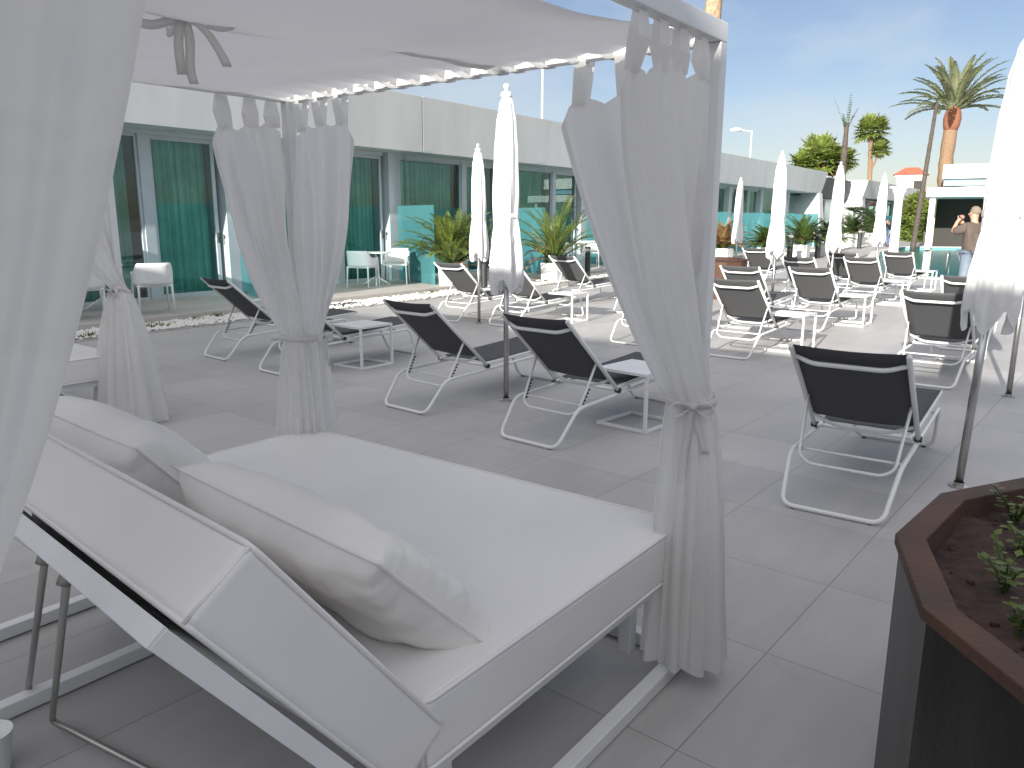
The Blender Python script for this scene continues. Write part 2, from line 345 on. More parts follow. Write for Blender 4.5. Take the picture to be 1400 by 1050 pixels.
def unit(p, par, near, seed):   # p: centre of the pier at the left end of a unit
    rr = random.Random(seed)
    Y = 13.8; zt = 3.06; zb = .12
    framed('window', p+.2, p+2.68, Y, zb, zt, .05, .08, par)
    q = MB(); q.box((p+2.78, Y-.01, (zb+zt)/2), (.2, .12, zt-zb)); q.build('mullion', ALU, par, bevel=.004)
    d = framed('sliding_door', p+2.88, p+4.22, Y+.02, zb, zt, .075, .07, par)
    q = MB(); q.box((p+4.18, Y-.045, 1.22), (.035, .03, .20)); q.box((p+4.18, Y-.075, 1.27), (.03, .05, .06)); q.build('door_handle', DARK, d, bevel=.006)
    q = MB(); q.box((p+4.5, Y+.1, (.1+ZB)/2), (.4, .55, ZB-.104)); q.build('pier', ALU if near else STUCCO, par, bevel=.006)
    q = MB(); q.box((p+2.2, Y+.05, 3.098), (4.0, .3, .078)); q.build('door_head', ALU, par)
    lit = rr.random()
    drape(p+.22, p+2.6, Y+.3, zb+.02, zt-.05, par, DRAPE, 13, seed+1)
    if lit > .35 or near: drape(p+2.9, p+4.2, Y+.32, zb+.02, zt-.05, par, DRAPE if lit < .8 else DRAPE_L, 9, seed+2)
def partition(p, par, zc=3.08):
    A = Vector((p-.04, 13.52, 0)); Bv = Vector((p-.72, 11.75, 0)); d = (Bv-A).normalized(); nn = Vector((d.y, -d.x, 0))*.008
    def slab(z0, z1, m, nm, par2, k=1.):
        q = MB(); q.add([(*A.xy, z0), (*Bv.xy, z0), (*Bv.xy, z1), (*A.xy, z1)], [(0, 1, 2, 3)])
        return q.build(nm, m, par2)
    pt = slab(1.9, zc, PGLASS, 'glass_partition', par); slab(.125, 1.897, FROST, 'frosted_panel', pt)
    q = MB(); q.box((*(A*.85+Bv*.15).xy, .15), (.06, .06, .06)); q.box((*(A*.15+Bv*.85).xy, .15), (.06, .06, .06)); q.build('glass_clamp', STEEL, pt)
for i in range(-3, 10):
    p = 5.0+4.5*i
    if p+4.7 < 48.5: unit(p, hotel, i < 4, 40+i)
    if i > -2: partition(p+0.0, hotel)
# dark grey link block and second white block
blk = thing('link_building', 'dark grey clad block set between the two white room blocks', 'building')
q = MB(); q.prism([(48.6, 14.0, 3.0), (61, 14.0, 3.0), (61, 20, 3.0), (48.6, 20, 3.0)], [(50.7, 13.9, 4.3), (61, 13.9, 4.3), (61, 20, 4.3), (50.7, 20, 4.3)]); q.build('cladding', GREYW, blk)
q = MB(); q.box((55, 17, 1.5), (13, 4, 3)); q.build('room_wall', mat('room_interior_b', (.14, .2, .19), .9), blk)
for k in range(3): framed('window', 48.3+k*4.1, 52.3+k*4.1, 14.5, .12, 2.98, .08, .1, blk)
drape(48.4, 60.4, 14.8, .14, 2.9, blk, DRAPE_L, 40, 5)
q = MB()
for x in (52, 54.5, 57): q.box((x, 15, 4.4), (1.1, 1.2, .2))
q.build('rooftop_unit', STUCCO_W, blk, bevel=.03)
b2 = thing('far_room_building', 'second white room block with slanting end, beyond the grey block', 'building')
q = MB(); q.prism([(60.9, 13.02, ZB), (112, 13.02, ZB), (112, 20, ZB), (60.9, 20, ZB)], [(61.8, 12.9, ZT), (112, 12.9, ZT), (112, 20, ZT), (61.8, 20, ZT)]); q.build('fascia', STUCCO, b2)
q = MB(); q.prism([(58.7, 12.2, .12), (59.7, 12.2, .12), (59.7, 14.9, .12), (58.7, 14.9, .12)], [(60.9, 13.05, ZB-.003), (61.8, 13.05, ZB-.003), (61.8, 14.9, ZB-.003), (60.9, 14.9, ZB-.003)]); q.build('end_wall', STUCCO, b2)
q = MB(); q.box((86, 17.5, 1.6), (51, 5, 3)); q.build('rear_wall', mat('room_interior_c', (.12, .2, .2), .9), b2)
for i in range(9):
    p = 61.5+5*i
    framed('window', p, p+2.4, 13.8, .12, 3.06, .07, .1, b2); framed('window', p+2.5, p+4.4, 13.8, .12, 3.06, .07, .1, b2)
    q = MB(); q.box((p+4.7, 13.9, 1.6), (.5, .5, 3.0)); q.build('pier', STUCCO, b2)
    if i % 3 != 1: drape(p+.1, p+4.2, 14.1, .14, 3, b2, DRAPE_L if i % 3 == 0 else DRAPE, 10, 60+i)
    partition(p+4.7, b2)
# ---- hotel wing behind the viewer (casts the shade on the deck) ----
wing = thing('hotel_wing', 'tall white hotel wing behind the viewer shading the near deck', 'building')
q = MB(); q.box((-14, -4, 3.08), (8, 60, 6.16)); q.build('wall', STUCCO_W, wing)
for k in range(14):
    for z in (1.4, 4.3):
        q = MB(); q.box((-9.97, -33+k*4.8, z), (.08, 2.2, 1.9)); q.build('window', mat('wing_glass', (.03, .06, .06), .1) if (k, z) == (0, 1.4) else bpy.data.materials['wing_glass'], wing)

# ================= CANOPY DAYBED =================
P1 = Vector((2.48, 1.0, 0)); CA = -.025
LX, LY, ZC = 2.24, 2.16, 2.17     # plan size; bar centre height
# local frame: origin P1, x = towards +X, so bed spans x in [-LX,0], y in [0,LY]
def make_daybed():
    t = thing('canopy_daybed', 'white canopy daybed with raised backrest, the nearest one, filling the foreground', 'daybed', P1, CA, 'canopy daybeds on the deck')
    cs = [(0, 0), (0, LY), (-LX, LY), (-LX, 0)]
    for x, y in cs:
        q = MB(); q.box((x, y, ZC/2-.015), (.05, .05, ZC-.03)); q.build('post', WHITE, t, bevel=.004)
    q = MB()
    for (x, y, dx, dy) in ((-LX/2, 0, LX+.05, .05), (-LX/2, LY, LX+.05, .05), (0, LY/2, .05, LY-.05), (-LX, LY/2, .05, LY-.05)):
        q = MB(); q.box((x, y, ZC), (dx, dy, .06)); bar = q.build('top_bar', WHITE, t, bevel=.004)
        if dx > 1 and y == 0:
            for zz in (ZC-.016, ZC+.016):
                q = MB(); q.tube([(.0245, .0, zz), (.0285, .0, zz)], .005, 8); q.build('bolt', DARK, bar)
    for (x, y, dx, dy) in ((-LX/2, 0, LX-.05, .05), (-LX/2, LY, LX-.05, .05), (0, LY/2, .05, LY-.05), (-LX, LY/2, .05, LY-.05), (-LX/2, LY-.55, LX-.05, .05)):
        q = MB(); q.box((x, y, .03), (dx, dy, .05)); q.build('base_rail', WHITE, t, bevel=.004)
    q = MB(); q.tube([(-LX, .83, ZC+.0), (0, .83, ZC)], .018, 8); q.build('cross_bar', WHITE, t, smooth=True)
    # bed base
    x0, x1, y0, y1 = -1.36, -.03, .04, 2.08
    q = MB()
    q.box(((x0+x1)/2, y0+.03, .345), (x1-x0, .06, .05)); q.box(((x0+x1)/2, y1-.03, .345), (x1-x0, .06, .05))
    q.box((x0+.03, (y0+y1)/2, .345), (.06, y1-y0-.12, .05)); q.box((x1-.03, (y0+y1)/2, .345), (.06, y1-y0-.12, .05))
    for x in (x0+.2, x1-.12):
        for y in (y0+.12, y1-.12): q.box((x, y, .1875), (.05, .05, .265))
    q.build('bed_frame', WHITE, t, bevel=.004)
    # mattress flat part
    def cushion(name, dims, par, M):
        q = MB(); q.grid(lambda u, v: (dims[0]*(u-.5), dims[1]*(v-.5), dims[2]/2), 20, 20)
        n = 21; q2 = MB(); q2.box((0, 0, 0), dims)
        o = q2.build(name, VINYL, par, bevel=.022, seg=4); o.matrix_local = M
        p = MB(); a, c_, z = dims[0]/2-.004, dims[1]/2-.004, dims[2]/2-.004
        for zz in (z, -z): p.tube(rounded([(-a, -c_, zz), (a, -c_, zz), (a, c_, zz), (-a, c_, zz)], .03, 4, True), .0065, 6, closed=True)
        for sx in (-1, 1):
            for sy in (-1, 1): p.tube([(sx*(a-.004), sy*(c_-.004), -z), (sx*(a-.004), sy*(c_-.004), z)], .004, 5)
        p.build('piping', VINYL, o, smooth=True)
        return o
    cushion('mattress', (1.33, 2.06, .18), t, Matrix.Translation((-.695, 1.04, .462)))
    # raised backrest hinged at x=-1.36
    al = R(180-53)
    tw = Matrix.Rotation(-.09, 4, 'Z')
    H = Matrix.Translation((-1.441, .01, .363)) @ tw @ Matrix.Rotation(-al, 4, 'Y')  # local +x runs up the slope
    # in this frame thickness (local z) must face the bed: flip
    cushion('backrest', (.735, 2.06, .165), t, H @ Matrix.Translation((.37, 1.03, -.0945)))
    q = MB(); L_, W_, T_ = .77, 2.08, .055
    q.box((.39, 1.02, .028), (L_, W_, .012))
    q.box((.39+L_/2-.004, 1.02, .022), (.012, W_+.01, .04)); q.box((.39, 1.02-W_/2, .022), (L_-.01, .012, .038)); q.box((.39, 1.02+W_/2, .022), (L_-.01, .012, .038))
    o = q.build('backrest_tray', WHITE, t, bevel=.002); o.matrix_local = H
    # props
    q = MB()
    up1 = H @ Vector((.52, .98, .05)); up2 = H @ Vector((.56, .74, .05))
    lo1 = Vector((-1.58, 1.66, .03)); lo2 = Vector((-1.60, 1.43, .03))
    q.tube([up1, lo1], .010, 8); q.tube(rounded([up2, lo2, (-1.52, .9, .03)], .03), .010, 8)
    q.tube([up1-Vector((.012, 0, .02)), up1+Vector((.012, 0, .03))], .017, 8); q.tube([up2-Vector((.012, 0, .02)), up2+Vector((.012, 0, .03))], .017, 8)
    q.build('prop_strut', TUBE, t, smooth=True)
    # canopy: two slung cloth panels
    def cloth(y0, y1, sag, z0, seed, nm='canopy_cloth', drop=0):
        q = MB()
        def fn(u, v):
            x = -LX+.06+(LX-.13)*u; y = y0+(y1-y0)*v
            s1 = sin(pi*u)**.8 if 0 < u < 1 else 0; s2 = sin(pi*v) if 0 < v < 1 else 0
            edge = .018*abs(sin(u*0+v*16*pi*(y1-y0)/2.1))*max(0, 1-abs(u-1)*9)
            z = z0-sag*s1*(.75+.25*s2)-drop*(1-u)*.0-.014*sin(7*v+3*u+seed)*s1-.012*sin(u*9+seed*2+2*v)*s1-edge+.008*noise.noise(Vector((x*6, y*6, seed)))
            xx = x-(.02*abs(sin(v*16*pi*(y1-y0)/2.1)))*max(0, 1-abs(u-1)*6)
            return (xx, y, z)
        q.grid(fn, 60, 60); o = q.build(nm, CANOPY, t, smooth=True)
        # bright hem and loops round the bar at the foot end
        n = int((y1-y0)/.13)
        for k in range(n):
            y = y0+(k+.5)*(y1-y0)/n; w_ = .022
            pts = [(-.10, ZC-.02), (-.03, ZC-.034), (.029, ZC-.033), (.029, ZC+.033), (-.03, ZC+.033), (-.10, ZC-.004)]
            h = MB(); h.grid(lambda u, v: (pts[int(round(u*5))][0], y+(v-.5)*2*w_, pts[int(round(u*5))][1]), 5, 1); h.build('loop', CLOTH, o)
        return o
    a = cloth(.02, .86, .085, ZC-.016, 1)
    c_ = cloth(.80, LY-.01, .05, ZC-.006, 4)
    # bow tied round the cross bar
    bw = MB(); bx, by, bz = -1.33, .80, ZC-.085
    for k, (dx, dy, L_) in enumerate(((-.06, .05, .10), (.05, -.055, .11), (.02, .08, .09))):
        loop = [(bx+dx*s*1.0*(1 if True else 0)+.012*cos(k), by+dy*s, bz+h_) for s, h_ in ((0, 0), (.8, .02), (1.5, .005), (1.6, -.02), (1.1, -.03), (.3, -.012), (0, 0))]
        lp = rounded(loop, .02, 4)
        bw.grid(lambda u, v: Vector(lp[int(round(u*(len(lp)-1)))])+Vector((0.0, 0, (v-.5)*.022)), len(lp)-1, 1)
    for tail in (((0, 0, 0), (.015, .0, -.05), (.01, .004, -.13), (.016, 0, -.16)), ((0, 0, 0), (.03, -.05, -.04), (.045, -.085, -.10), (.05, -.095, -.125)), ((0, 0, 0), (-.012, .012, -.06), (-.008, .012, -.14))):
        tp = rounded([(bx+a_, by+b_, bz+c2) for a_, b_, c2 in tail], .03, 4)
        bw.grid(lambda u, v: Vector(tp[int(round(u*(len(tp)-1)))])+Vector(((v-.5)*.016, (v-.5)*-.016, 0)), len(tp)-1, 1)
    bw.tube([(bx-.02, by, bz), (bx, by, bz+.008), (bx+.02, by, bz)], .014, 8)
    bw.tube([(bx, by, bz), (bx, by, bz+.06)], .012, 6)
    bw.build('ribbon_bow', CLOTH, t, smooth=True, solid=.002)
    return t
bed = make_daybed()
S2 = Vector((.62, 5.0, 0))
bed2 = dup(bed, P1+S2, CA, 'white canopy daybed farther off, at the left behind the draped curtain', 'canopy daybeds on the deck')

def make_curtain(corner, label, panels, ztie=1.0, rt=.075, rb=.15, tails=225, seed=1, lean=(0, 0), fo=1.0, group='tied-back curtains of the daybeds', rz=CA, zb=.025, ls=1.0):
    t = thing('curtain', label, 'curtain', corner, rz, group)
    rr = random.Random(seed)
    for (dx, dy, s0, L, th0, th1, ntab) in panels:
        d = Vector((dx, dy, 0)); pn = Vector((-dy, dx, 0)); ph = [rr.uniform(0, 6.28) for _ in range(6)]
        nf = max(3, ntab*1.0)
        zt = ZC-.03-.115*ls
        def fn(u, v):
            a = s0+(1-u)*L
            tabw = abs(sin(pi*ntab*u))            # 1 at tabs
            z_top = zt-.030*(1-tabw)**1.3-.018*sin(4.2*u+ph[0])-.012*noise.noise(Vector((u*5, seed, 0)))
            if u < .06: z_top -= (.06-u)/.06*.05
            fold_top = fo*(.024*noise.noise(Vector((u*nf*1.5, ph[1], 0)))+.012*sin(2*pi*nf*u+ph[1])+.016*noise.noise(Vector((u*nf*4, ph[2], 2))))
            T = d*a+pn*fold_top; T.z = z_top
            th = R(th0+(th1-th0)*u)
            rr_ = rt+.005*min(1, fo)*sin(2*pi*9*u+ph[3])+.012*noise.noise(Vector((u*12, ph[4], 1)))
            K = Vector((cos(th)*rr_+lean[0], sin(th)*rr_+lean[1], ztie))
            rb_ = rb+.06*noise.noise(Vector((u*5, ph[4], 3)))+.026*sin(2*pi*(nf+1.5)*u+ph[4])+.02*noise.noise(Vector((u*14, ph[5], 3)))
            Bt = Vector((cos(th)*rb_+lean[0]*.9, sin(th)*rb_+lean[1]*.9, zb+.02*sin(4*u+ph[0])))
            vt = .58
            if v < vt:
                s = v/vt; w_ = s**1.12*.82+.18*s**4
                P = T.lerp(K, w_); P.z = T.z+(K.z-T.z)*s
                bulge = fo*sin(pi*s**.9)*(.045*noise.noise(Vector((u*nf*1.3+.5*s, ph[1], s*.8)))+.022*noise.noise(Vector((u*nf*3.6+s, ph[2], s*1.4))))
                P += pn*bulge*1.5
                return P
            s = (v-vt)/(1-vt); w_ = s**.62
            P = K.lerp(Bt, w_); P.z = K.z+(Bt.z-K.z)*s
            P += Vector((cos(th), sin(th), 0))*.008*sin(2*pi*7*u+ph[3]+2*s)*sin(pi*s)
            return P
        q = MB(); q.grid(fn, 170, 64); pan = q.build('cloth_panel', CLOTH, t, smooth=True)
        # hem tape down the free edge
        h = MB(); h.grid(lambda u, v: Vector(fn(.004+.012*v*1.6, u))+Vector((0, -.0015, 0)), 80, 1); h.build('edge_hem', CLOTH, pan, smooth=True)
        for k in range(ntab):
            u = (k+.5)/ntab; P = Vector(fn(u, .012)); base = d*(s0+(1-u)*L)
            w0, w1 = .024, .036
            off = .031
            tw = rr.uniform(-.012, .012)
            A = base+d*tw
            seq = [(P-pn*.003, 0), (A-pn*off+Vector((0, 0, ZC-.034)), 1), (A-pn*off+Vector((0, 0, ZC+.034)), 1), (A+pn*off+Vector((0, 0, ZC+.034)), 1), (A+pn*off+Vector((0, 0, ZC-.034)), 1), (P+pn*.003, 0)]
            if dy == 0: seq = [(P-pn*.003, 0), (A-pn*.016+Vector((0, 0, ZC-.10)), 0), (A-pn*.010+Vector((0, 0, ZC-.036)), 1), (A+pn*.010+Vector((0, 0, ZC-.036)), 1), (A+pn*.016+Vector((0, 0, ZC-.10)), 0), (P+pn*.003, 0)]
            q = MB()
            def ft(uu, vv):
                i = uu*5; i0 = int(round(i)); p = Vector(seq[i0][0]);
                ww = w0 if seq[i0][1] else w1
                return p+d*(vv-.5)*2*ww
            q.grid(ft, 5, 1)
            q.build('tab', CLOTH, t)
    # tie band
    q = MB(); n = 40; 
    def ring(u, v):
        a = 2*pi*u; r_ = rt+.016+.004*sin(5*a+seed)
        return (cos(a)*r_+lean[0], sin(a)*r_+lean[1], ztie+.012*sin(a*2+seed)+(v-.5)*.028+.010*cos(a-R(tails)))
    q.grid(ring, n, 2); band = q.build('tie_band', CLOTH, t, smooth=True, solid=.003)
    ta = R(tails); c0 = Vector((cos(ta)*(rt+.024)+lean[0], sin(ta)*(rt+.024)+lean[1], ztie)); tx = Vector((-sin(ta), cos(ta), 0)); nn = Vector((cos(ta), sin(ta), 0))
    q = MB()
    q.tube([c0-tx*.016, c0+nn*.006, c0+tx*.016], .012, 8)
    for sgn, L_ in ((-1, .09), (1, .075)):
        lp = rounded([c0, c0+tx*sgn*L_*.6+Vector((0, 0, .022))+nn*.01, c0+tx*sgn*L_+Vector((0, 0, -.01))+nn*.012, c0+tx*sgn*L_*.6+Vector((0, 0, -.035))+nn*.012, c0], .02, 3)
        q.grid(lambda u, v: Vector(lp[int(round(u*(len(lp)-1)))])+nn*(v-.5)*.026, len(lp)-1, 1)
    for sgn, L_ in ((-.25, .26), (.5, .16)):
        tp = [c0+tx*(sgn*.1*s)+nn*(.008+.006*sin(3*s+seed))-Vector((0, 0, L_*s)) for s in [i/10 for i in range(11)]]
        q.grid(lambda u, v: tp[int(round(u*10))]+tx*(v-.5)*(.026), 10, 1)
    q.build('tie_bow', CLOTH, band, smooth=True, solid=.002)
    return t
ex = Vector((cos(CA), sin(CA), 0)); ey = Vector((-sin(CA), cos(CA), 0))
Q1, Q2, Q3, Q4 = P1, P1+ey*LY, P1+ey*LY-ex*LX, P1-ex*LX
# panels: (dir, offset from post, length, theta at free edge, theta at post edge, number of tabs)
make_curtain(Q1, 'large white curtain tied at the near right post of the foreground daybed',
    [(0, 1, .05, .54, 150, 290, 3), (-1, 0, .05, .53, 185, 390, 4)], ztie=1.0, rt=.082, rb=.165, tails=215, seed=3, lean=(-.05, .02), fo=1.1, zb=.07)
make_curtain(Q2, 'white curtain tied at the far post of the foreground daybed, beyond the mattress',
    [(-1, 0, .03, .38, 190, 262, 3), (0, -1, .03, .42, 340, 248, 3)], ztie=1.02, rt=.11, rb=.19, tails=300, seed=8, lean=(-.03, -.02), fo=1.3)
make_curtain(Q4, 'white curtain very close to the viewer filling the left edge',
    [(1, 0, .02, .37, 20, 100, 3), (0, 1, .05, .50, 80, 250, 4)], ztie=.98, rt=.07, rb=.11, tails=260, seed=5, lean=(-.04, .0), fo=.12)
make_curtain(Q3, 'white curtain on the hidden rear left post of the foreground daybed',
    [(1, 0, .05, .40, 20, 120, 3), (0, -1, .05, .40, 300, 200, 3)], ztie=1.0, rt=.08, rb=.16, tails=260, seed=9)
make_curtain(Q1+S2, 'white flared curtain tied high at the corner of the farther daybed, far left',
    [(0, 1, .05, .5, 120, 250, 3), (-1, 0, .05, .55, 200, 400, 4)], ztie=1.05, rt=.06, rb=.27, tails=200, seed=12)

# pillows
def make_pillow(label, loc, rz, tilt, dims, seed):
    a, c_, th = dims
    t = MB(); nse = random.Random(seed)
    def face(sgn):
        def fn(u, v):
            x = (u*2-1); y = (v*2-1)
            ex_ = (1-abs(x)**3.2); ey_ = (1-abs(y)**4.5)
            z = th*(max(ex_, 0)*max(ey_, 0))**.36*(1-.14*max(0, noise.noise(Vector((x*1.1+seed, y*1.3, sgn)))+.3))
            kx = 1-.05*(1-y*y)*(abs(x)**6)*0-.045*(1-abs(y)**2)*abs(x)**3
            ky = 1-.05*(1-abs(x)**2)*abs(y)**3
            corner = (abs(x)*abs(y))**8
            z *= (1-corner*.5)
            wr = .016*noise.noise(Vector((x*2.2+seed, y*3.1, sgn*3)))+.012*noise.noise(Vector((x*6, y*5+seed, sgn*5)))*(abs(y)**2+.25)-.010*max(0, noise.noise(Vector((x*3+y*4, y*9+seed, sgn*2))))*(abs(y)+.2)+.006*sin(14*(x+y*.4)+seed)*abs(y)**4*(1-abs(x)**4)
            return Vector((x*a*kx*(1+.03*corner), y*c_*ky*(1+.04*corner), sgn*(z+wr*(z/th))))
        return fn
    t.grid(face(1), 44, 60); t.grid(face(-1), 44, 60)
    o = t.build('pillow', PILLOW, smooth=True)
    o.matrix_world = Matrix.Translation(loc) @ Matrix.Rotation(rz, 4, 'Z') @ Matrix.Rotation(tilt, 4, 'Y')
    p = MB(); n = 120; pts = []
    f1 = face(1)
    for (x0, y0, x1, y1) in ((0, 0, 1, 0), (1, 0, 1, 1), (1, 1, 0, 1), (0, 1, 0, 0)):
        for k in range(20): pts.append(f1(x0+(x1-x0)*k/20, y0+(y1-y0)*k/20))
    p.tube(pts, .006, 6, closed=True); p.build('piping', PILLOW, o, smooth=True)
    return tag(o, label, 'pillow', 'pillows on the foreground daybed')
def bedpt(x, y, z): 
    v = P1+ex*x+ey*y; v.z = z; return v
make_pillow('plump cream pillow leaning on the raised backrest, nearest the viewer', bedpt(-1.18, .55, .695), CA-.09, R(45), (.26, .47, .12), 3)
make_pillow('cream pillow farther along the raised backrest, beside the left curtain', bedpt(-1.17, 1.60, .73), CA-.06, R(48), (.27, .46, .14), 11)

# cup on the floor at lower left
q = MB(); q.lathe([(.045, 0), (.06, .12), (.064, .125), (.058, .12), (.043, .01), (0, .01)], n=20)
o = q.build('cup', PLASTIC, smooth=True); o.location = on_ground(-8, 1052); tag(o, 'small white cup on the deck at the lower left corner', 'cup')

# ================= LOUNGERS =================
LG = 'sun loungers in rows on the deck'
def make_lounger(label, loc, rz):
    t = thing('sun_lounger', label, 'sun lounger', loc, rz, LG)
    w_ = .30
    # frame: rear U, rails, front legs in one continuous tube loop
    r = .0135
    side = lambda s: [(1.80, s*.26, .016), (1.66, s*.285, .335), (.215, s*.295, .272), (.0, s*.265, .016)]
    loop = side(1)+side(-1)[::-1]
    q = MB(); q.tube(rounded(loop, .07, 5, True), r, 8, closed=True)
    q.tube([(1.5, -.285, .33), (1.5, .285, .33)], .010, 6)
    q.build('frame', WHITE2, t, smooth=True)
    for s in (1, -1):
        for x in (.008, 1.79): q = MB(); q.tube([(x, s*.2, 0), (x, s*.2, .01)], .014, 8); q.build('foot_cap', DARK, t)
    # seat rails and sling
    q = MB()
    for s in (1, -1): q.tube(rounded([(.68, s*.262, .33), (1.0, s*.262, .345), (1.86, s*.262, .40)], .1), .0125, 8)
    q.tube([(1.86, -.262, .40), (1.86, .262, .40)], .0125, 8)
    q.build('seat_rail', WHITE2, t, smooth=True)
    q = MB(); q.grid(lambda u, v: (.74+1.11*u, (v-.5)*.52, .343+.058*u**1.2-.018*sin(pi*v)*sin(pi*min(1, u*1.02))+.013), 12, 8); q.build('seat_sling', SLING, t, smooth=True, solid=.005)
    # back
    A = Vector((.72, 0, .325)); Bq = Vector((.06, 0, .915)); D = Bq-A
    q = MB()
    for s in (1, -1): q.tube([A+Vector((0, s*.297, 0)), Bq+Vector((0, s*.297, 0))], .0155, 8)
    q.tube([A+Vector((0, -.285, 0))+D*.0, A+Vector((0, .285, 0))], .012, 8)
    lowc = A+D*.13+Vector((-.02, 0, -.03))
    q.tube(rounded([A+D*.17+Vector((0, -.29, 0)), lowc+Vector((0, -.16, -.01)), lowc+Vector((0, .16, -.01)), A+D*.17+Vector((0, .29, 0))], .06), .011, 8)
    hb = A+D*.90; nb = Vector((-D.z, 0, D.x)).normalized()*-1
    nb = Vector((-abs(D.z), 0, -abs(D.x))).normalized()
    q.tube(rounded([hb+Vector((0, -.29, 0)), hb+nb*.045+Vector((0, -.19, 0)), hb+nb*.045+Vector((0, .19, 0)), hb+Vector((0, .29, 0))], .04), .0135, 8)
    q.build('back_frame', WHITE2, t, smooth=True)
    q = MB(); n_ = Vector((D.z, 0, -D.x)).normalized()
    q.grid(lambda u, v: A+D*(.16+.85*u)+Vector((0, (v-.5)*.572, 0))-n_*(.014*sin(pi*v)*1.0)+n_*.004, 16, 8); q.build('back_sling', SLING, t, smooth=True, solid=.005)
    # prop
    J = A+D*.415
    q = MB(); q.tube(rounded([J+Vector((0, -.28, 0)), (.265, -.26, .245), (.245, -.2, .205), (.245, .2, .205), (.265, .26, .245), J+Vector((0, .28, 0))], .045), .0095, 8)
    q.tube([(.30, -.285, .275), (.30, .285, .275)], .008, 6)
    q.build('prop', WHITE2, t, smooth=True)
    for s in (1, -1):
        q = MB(); P0 = Vector((.285, s*.262, .26)); P9 = Vector((.36, s*.272, .385))
        for k in range(6):
            p = P0.lerp(P9, k/5); q.box((p.x+.018, p.y, p.z-.003), (.020, .005, .012))
            if k: q.tube([P0.lerp(P9, (k-1)/5)+Vector((.012, 0, 0)), p+Vector((.012, 0, 0))], .003, 4)
        q.build('ratchet', DARK, t)
        q = MB(); q.tube([A+Vector((0, s*.297-.02, -.0)), A+Vector((0, s*.297+.02, 0))], .02, 8); q.build('hinge', DARK, t)
    return t
LO = [
 ('grey sling sun lounger nearest the rusty planter, large at the right foreground', 4.28, .93, 0.0),
 ('shaded sun lounger between the steel parasol pole and the white side table, front row', 4.442, 3.071, -.092),
 ('shaded sun lounger just left of the large parasol pole, front row', 4.642, 4.483, -.092),
 ('shaded sun lounger partly hidden by the middle curtain, beside the left side table', 4.979, 6.702, -.092),
 ('leftmost sun lounger, shaded, by the pebble strip', 5.152, 7.973, -.092),
 ('half sunlit sun lounger in front of the left potted palm', 9.30, 8.02, -.092),
 ('sun lounger partly behind the large closed parasol, sunlit, second row', 9.35, 6.95, -.092),
 ('sun lounger of the second row mostly behind the centre right curtain', 8.95, 4.62, -.092),
 ('sunlit sun lounger just right of the centre right curtain, largest of the sunlit ones', 8.753, 3.207, -.05),
 ('sunlit sun lounger left of the large right parasol, its back half shaded', 8.355, 1.072, -.03),
 ('sun lounger in front of the second potted palm, striped by shade', 12.39, 7.861, -.092),
 ('sun lounger peeping from the curtain edge right of the black bollard', 11.95, 6.2, -.092),
 ('sunlit sun lounger directly behind another, under the round rusty planter', 11.3, 4.05, -.06),
 ('sunlit sun lounger in the middle of the right column, between two white side tables', 11.658, 3.141, -.06),
 ('small sun lounger behind the tall parasol, far row', 14.75, 4.2, -.06),
 ('sunlit sun lounger third from front in the right column', 15.438, 3.257, -.05),
 ('small sun lounger behind the parasol left of the pool', 17.0, 3.95, -.05),
 ('farthest sun lounger of the right column, in front of the pool water', 18.489, 3.16, -.05),
 ('small far sun lounger beside the far rusty planter', 18.7, 6.35, -.08),
 ('sun lounger in front of the standing man, cut by the right parasol', 11.0, 1.05, 0.0),
]
L0 = make_lounger(LO[0][0], (LO[0][1], LO[0][2], 0), LO[0][3])
for i, (lb, x, y, a) in enumerate(LO[1:]): dup(L0, (x, y, 0), a+(.022*sin(i*5.3) if i > 3 else 0), lb)

# ================= SIDE TABLES =================
def make_table(label, loc, rz):
    t = thing('side_table', label, 'side table', loc, rz, 'white side tables between the loungers'); h = .23
    q = MB(); q.box((0, 0, .455), (.48, .46, .024)); q.build('table_top', WHITE, t, bevel=.003)
    q = MB(); q.box((-h+.0125, 0, .0145), (.025, .46, .025)); q.box((h-.0125+.01, 0, .0145), (.025, .46, .025)); q.box((.005, -.2175, .0145), (.434, .025, .0248)); q.box((.005, .2175, .0145), (.434, .025, .0248)); q.build('base_frame', WHITE, t, bevel=.003)
    for x in (-h+.0125, h-.0125+.01):
        q = MB(); q.box((x, -.2172, .235), (.0252, .0254, .415)); q.build('leg', WHITE, t, bevel=.003)
    return t
TB = [('white side table between the two front right loungers, half behind the curtain', 5.43, 2.69, -.12),
 ('white side table at the left, right of the middle curtain', 5.90, 6.30, -.03),
 ('sunlit white side table left of the large curtain, second row', 10.45, 6.45, -.03),
 ('sunlit white side table just right of the large curtain', 9.78, 2.78, -.05),
 ('sunlit white side table second in the right column', 12.80, 2.72, -.05),
 ('sunlit white side table third in the right column', 16.35, 2.80, -.05),
 ('farthest white side table, in front of the pool', 19.95, 2.80, -.05)]
T0 = make_table(TB[0][0], (TB[0][1], TB[0][2], 0), TB[0][3])
for lb, x, y, a in TB[1:]: dup(T0, (x, y, 0), a, lb)

